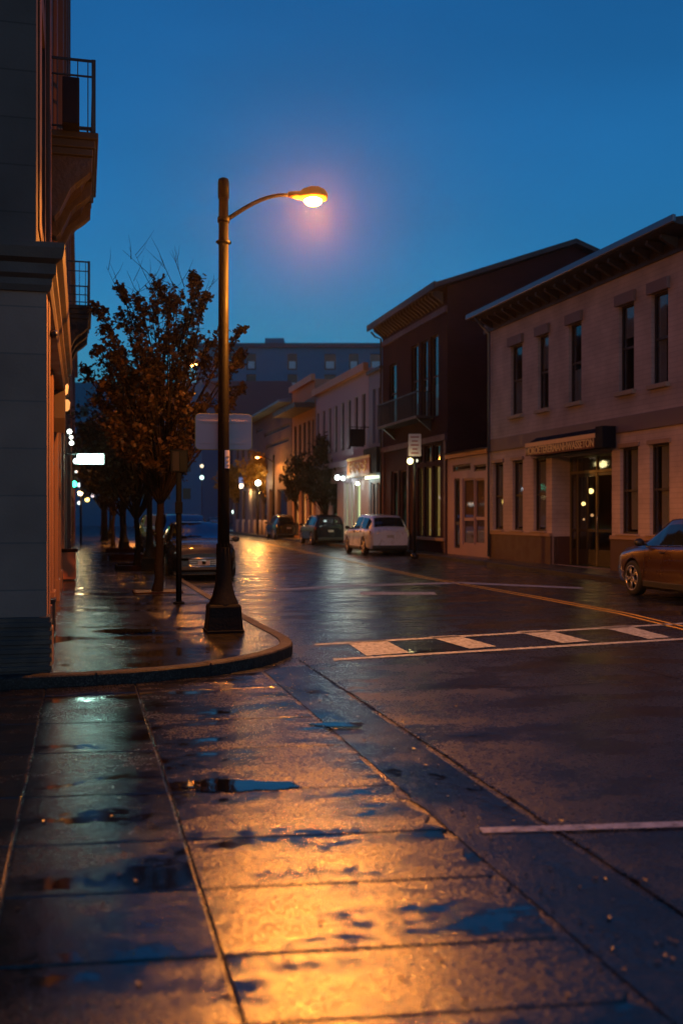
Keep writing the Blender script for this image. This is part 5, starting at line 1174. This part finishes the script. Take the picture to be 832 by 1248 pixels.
# ------------------------------------------------------------------ WORLD, FILL LIGHT, HAZE, CAMERA
wd = bpy.data.worlds.new('World'); sc.world = wd; wd.use_nodes = True; nt = wd.node_tree; bg = nt.nodes['Background']
sky = nt.nodes.new('ShaderNodeTexSky'); sky.sky_type = 'NISHITA'; sky.sun_disc = False; SUN_EL, SUN_AZ = 6., 180.
sky.sun_elevation = R(SUN_EL); sky.sun_rotation = R(SUN_AZ); sky.ozone_density = 7.; sky.air_density = 1.5; sky.dust_density = .2
tn = nt.nodes.new('ShaderNodeVectorMath'); tn.operation = 'MULTIPLY'; tn.inputs[1].default_value = (.52,.95,1.05); nt.links.new(sky.outputs[0], tn.inputs[0]); tcs = nt.nodes.new('ShaderNodeTexCoord'); mps = nt.nodes.new('ShaderNodeMapping'); mps.inputs['Scale'].default_value = (1,1,3.); nt.links.new(tcs.outputs['Generated'], mps.inputs[0])
ns = nt.nodes.new('ShaderNodeTexNoise'); ns.inputs['Scale'].default_value = 1.6; ns.inputs['Detail'].default_value = 5; nt.links.new(mps.outputs[0], ns.inputs['Vector'])
ms_ = nt.nodes.new('ShaderNodeMapRange'); ms_.inputs['From Min'].default_value = .3; ms_.inputs['From Max'].default_value = .7; ms_.inputs['To Min'].default_value = .82; ms_.inputs['To Max'].default_value = 1.15; nt.links.new(ns.outputs['Fac'], ms_.inputs['Value'])
sv = nt.nodes.new('ShaderNodeVectorMath'); sv.operation = 'SCALE'; nt.links.new(tn.outputs[0], sv.inputs[0]); nt.links.new(ms_.outputs['Result'], sv.inputs['Scale']); nt.links.new(sv.outputs[0], bg.inputs[0]); bg.inputs['Strength'].default_value = .14
sl_ = bpy.data.lights.new('twilight_fill','SUN'); sl_.energy = .10; sl_.angle = R(25); sl_.color = (1,.68,.62); so = bpy.data.objects.new('twilight_fill',sl_); COL.objects.link(so); so.rotation_euler = (R(84),0,R(180-SUN_AZ)); so.location = (0,0,30)  # weak warm fill added to lift the walls that face the camera

hm = bpy.data.materials.new('haze'); hm.use_nodes = True; nt = hm.node_tree; nt.nodes.remove(nt.nodes['Principled BSDF']); pvn = nt.nodes.new('ShaderNodeVolumePrincipled'); pvn.inputs['Density'].default_value = .00038; pvn.inputs['Color'].default_value = (1,.86,.70,1); pvn.inputs['Anisotropy'].default_value = .92
nt.links.new(pvn.outputs[0], nt.nodes['Material Output'].inputs['Volume'])
hz_ = MB().box(-400,400,-50,440,-1.1,45).build('haze', hm); tag(hz_, 'thin damp evening air over the whole street', 'haze', kind='stuff')

cam = bpy.data.cameras.new('camera'); co = bpy.data.objects.new('camera',cam); COL.objects.link(co); sc.camera = co
co.location = (0,0,EYE); co.rotation_euler = (PI/2,0,-YAW); cam.sensor_fit = 'VERTICAL'; cam.sensor_height = 36; cam.sensor_width = 24; cam.lens = 36*FPX/1248; cam.shift_y = 4/1248; cam.clip_end = 2000; cam.clip_start = .05
cam.dof.use_dof = True; cam.dof.focus_distance = 12.5; cam.dof.aperture_fstop = cam.lens/1000/.026; 
sc.view_settings.view_transform = 'Standard'; sc.view_settings.look = 'None'; sc.view_settings.exposure = 0; sc.view_settings.gamma = 1; sc.view_settings.use_curve_mapping = False
sc.cycles.use_denoising = True; sc.cycles.max_bounces = 6; sc.cycles.diffuse_bounces = 3; sc.cycles.glossy_bounces = 3; sc.cycles.transparent_max_bounces = 10; sc.cycles.volume_bounces = 0; sc.cycles.sample_clamp_indirect = 4; sc.cycles.caustics_reflective = False; sc.cycles.caustics_refractive = False
sc.cycles.light_sampling_threshold = .01
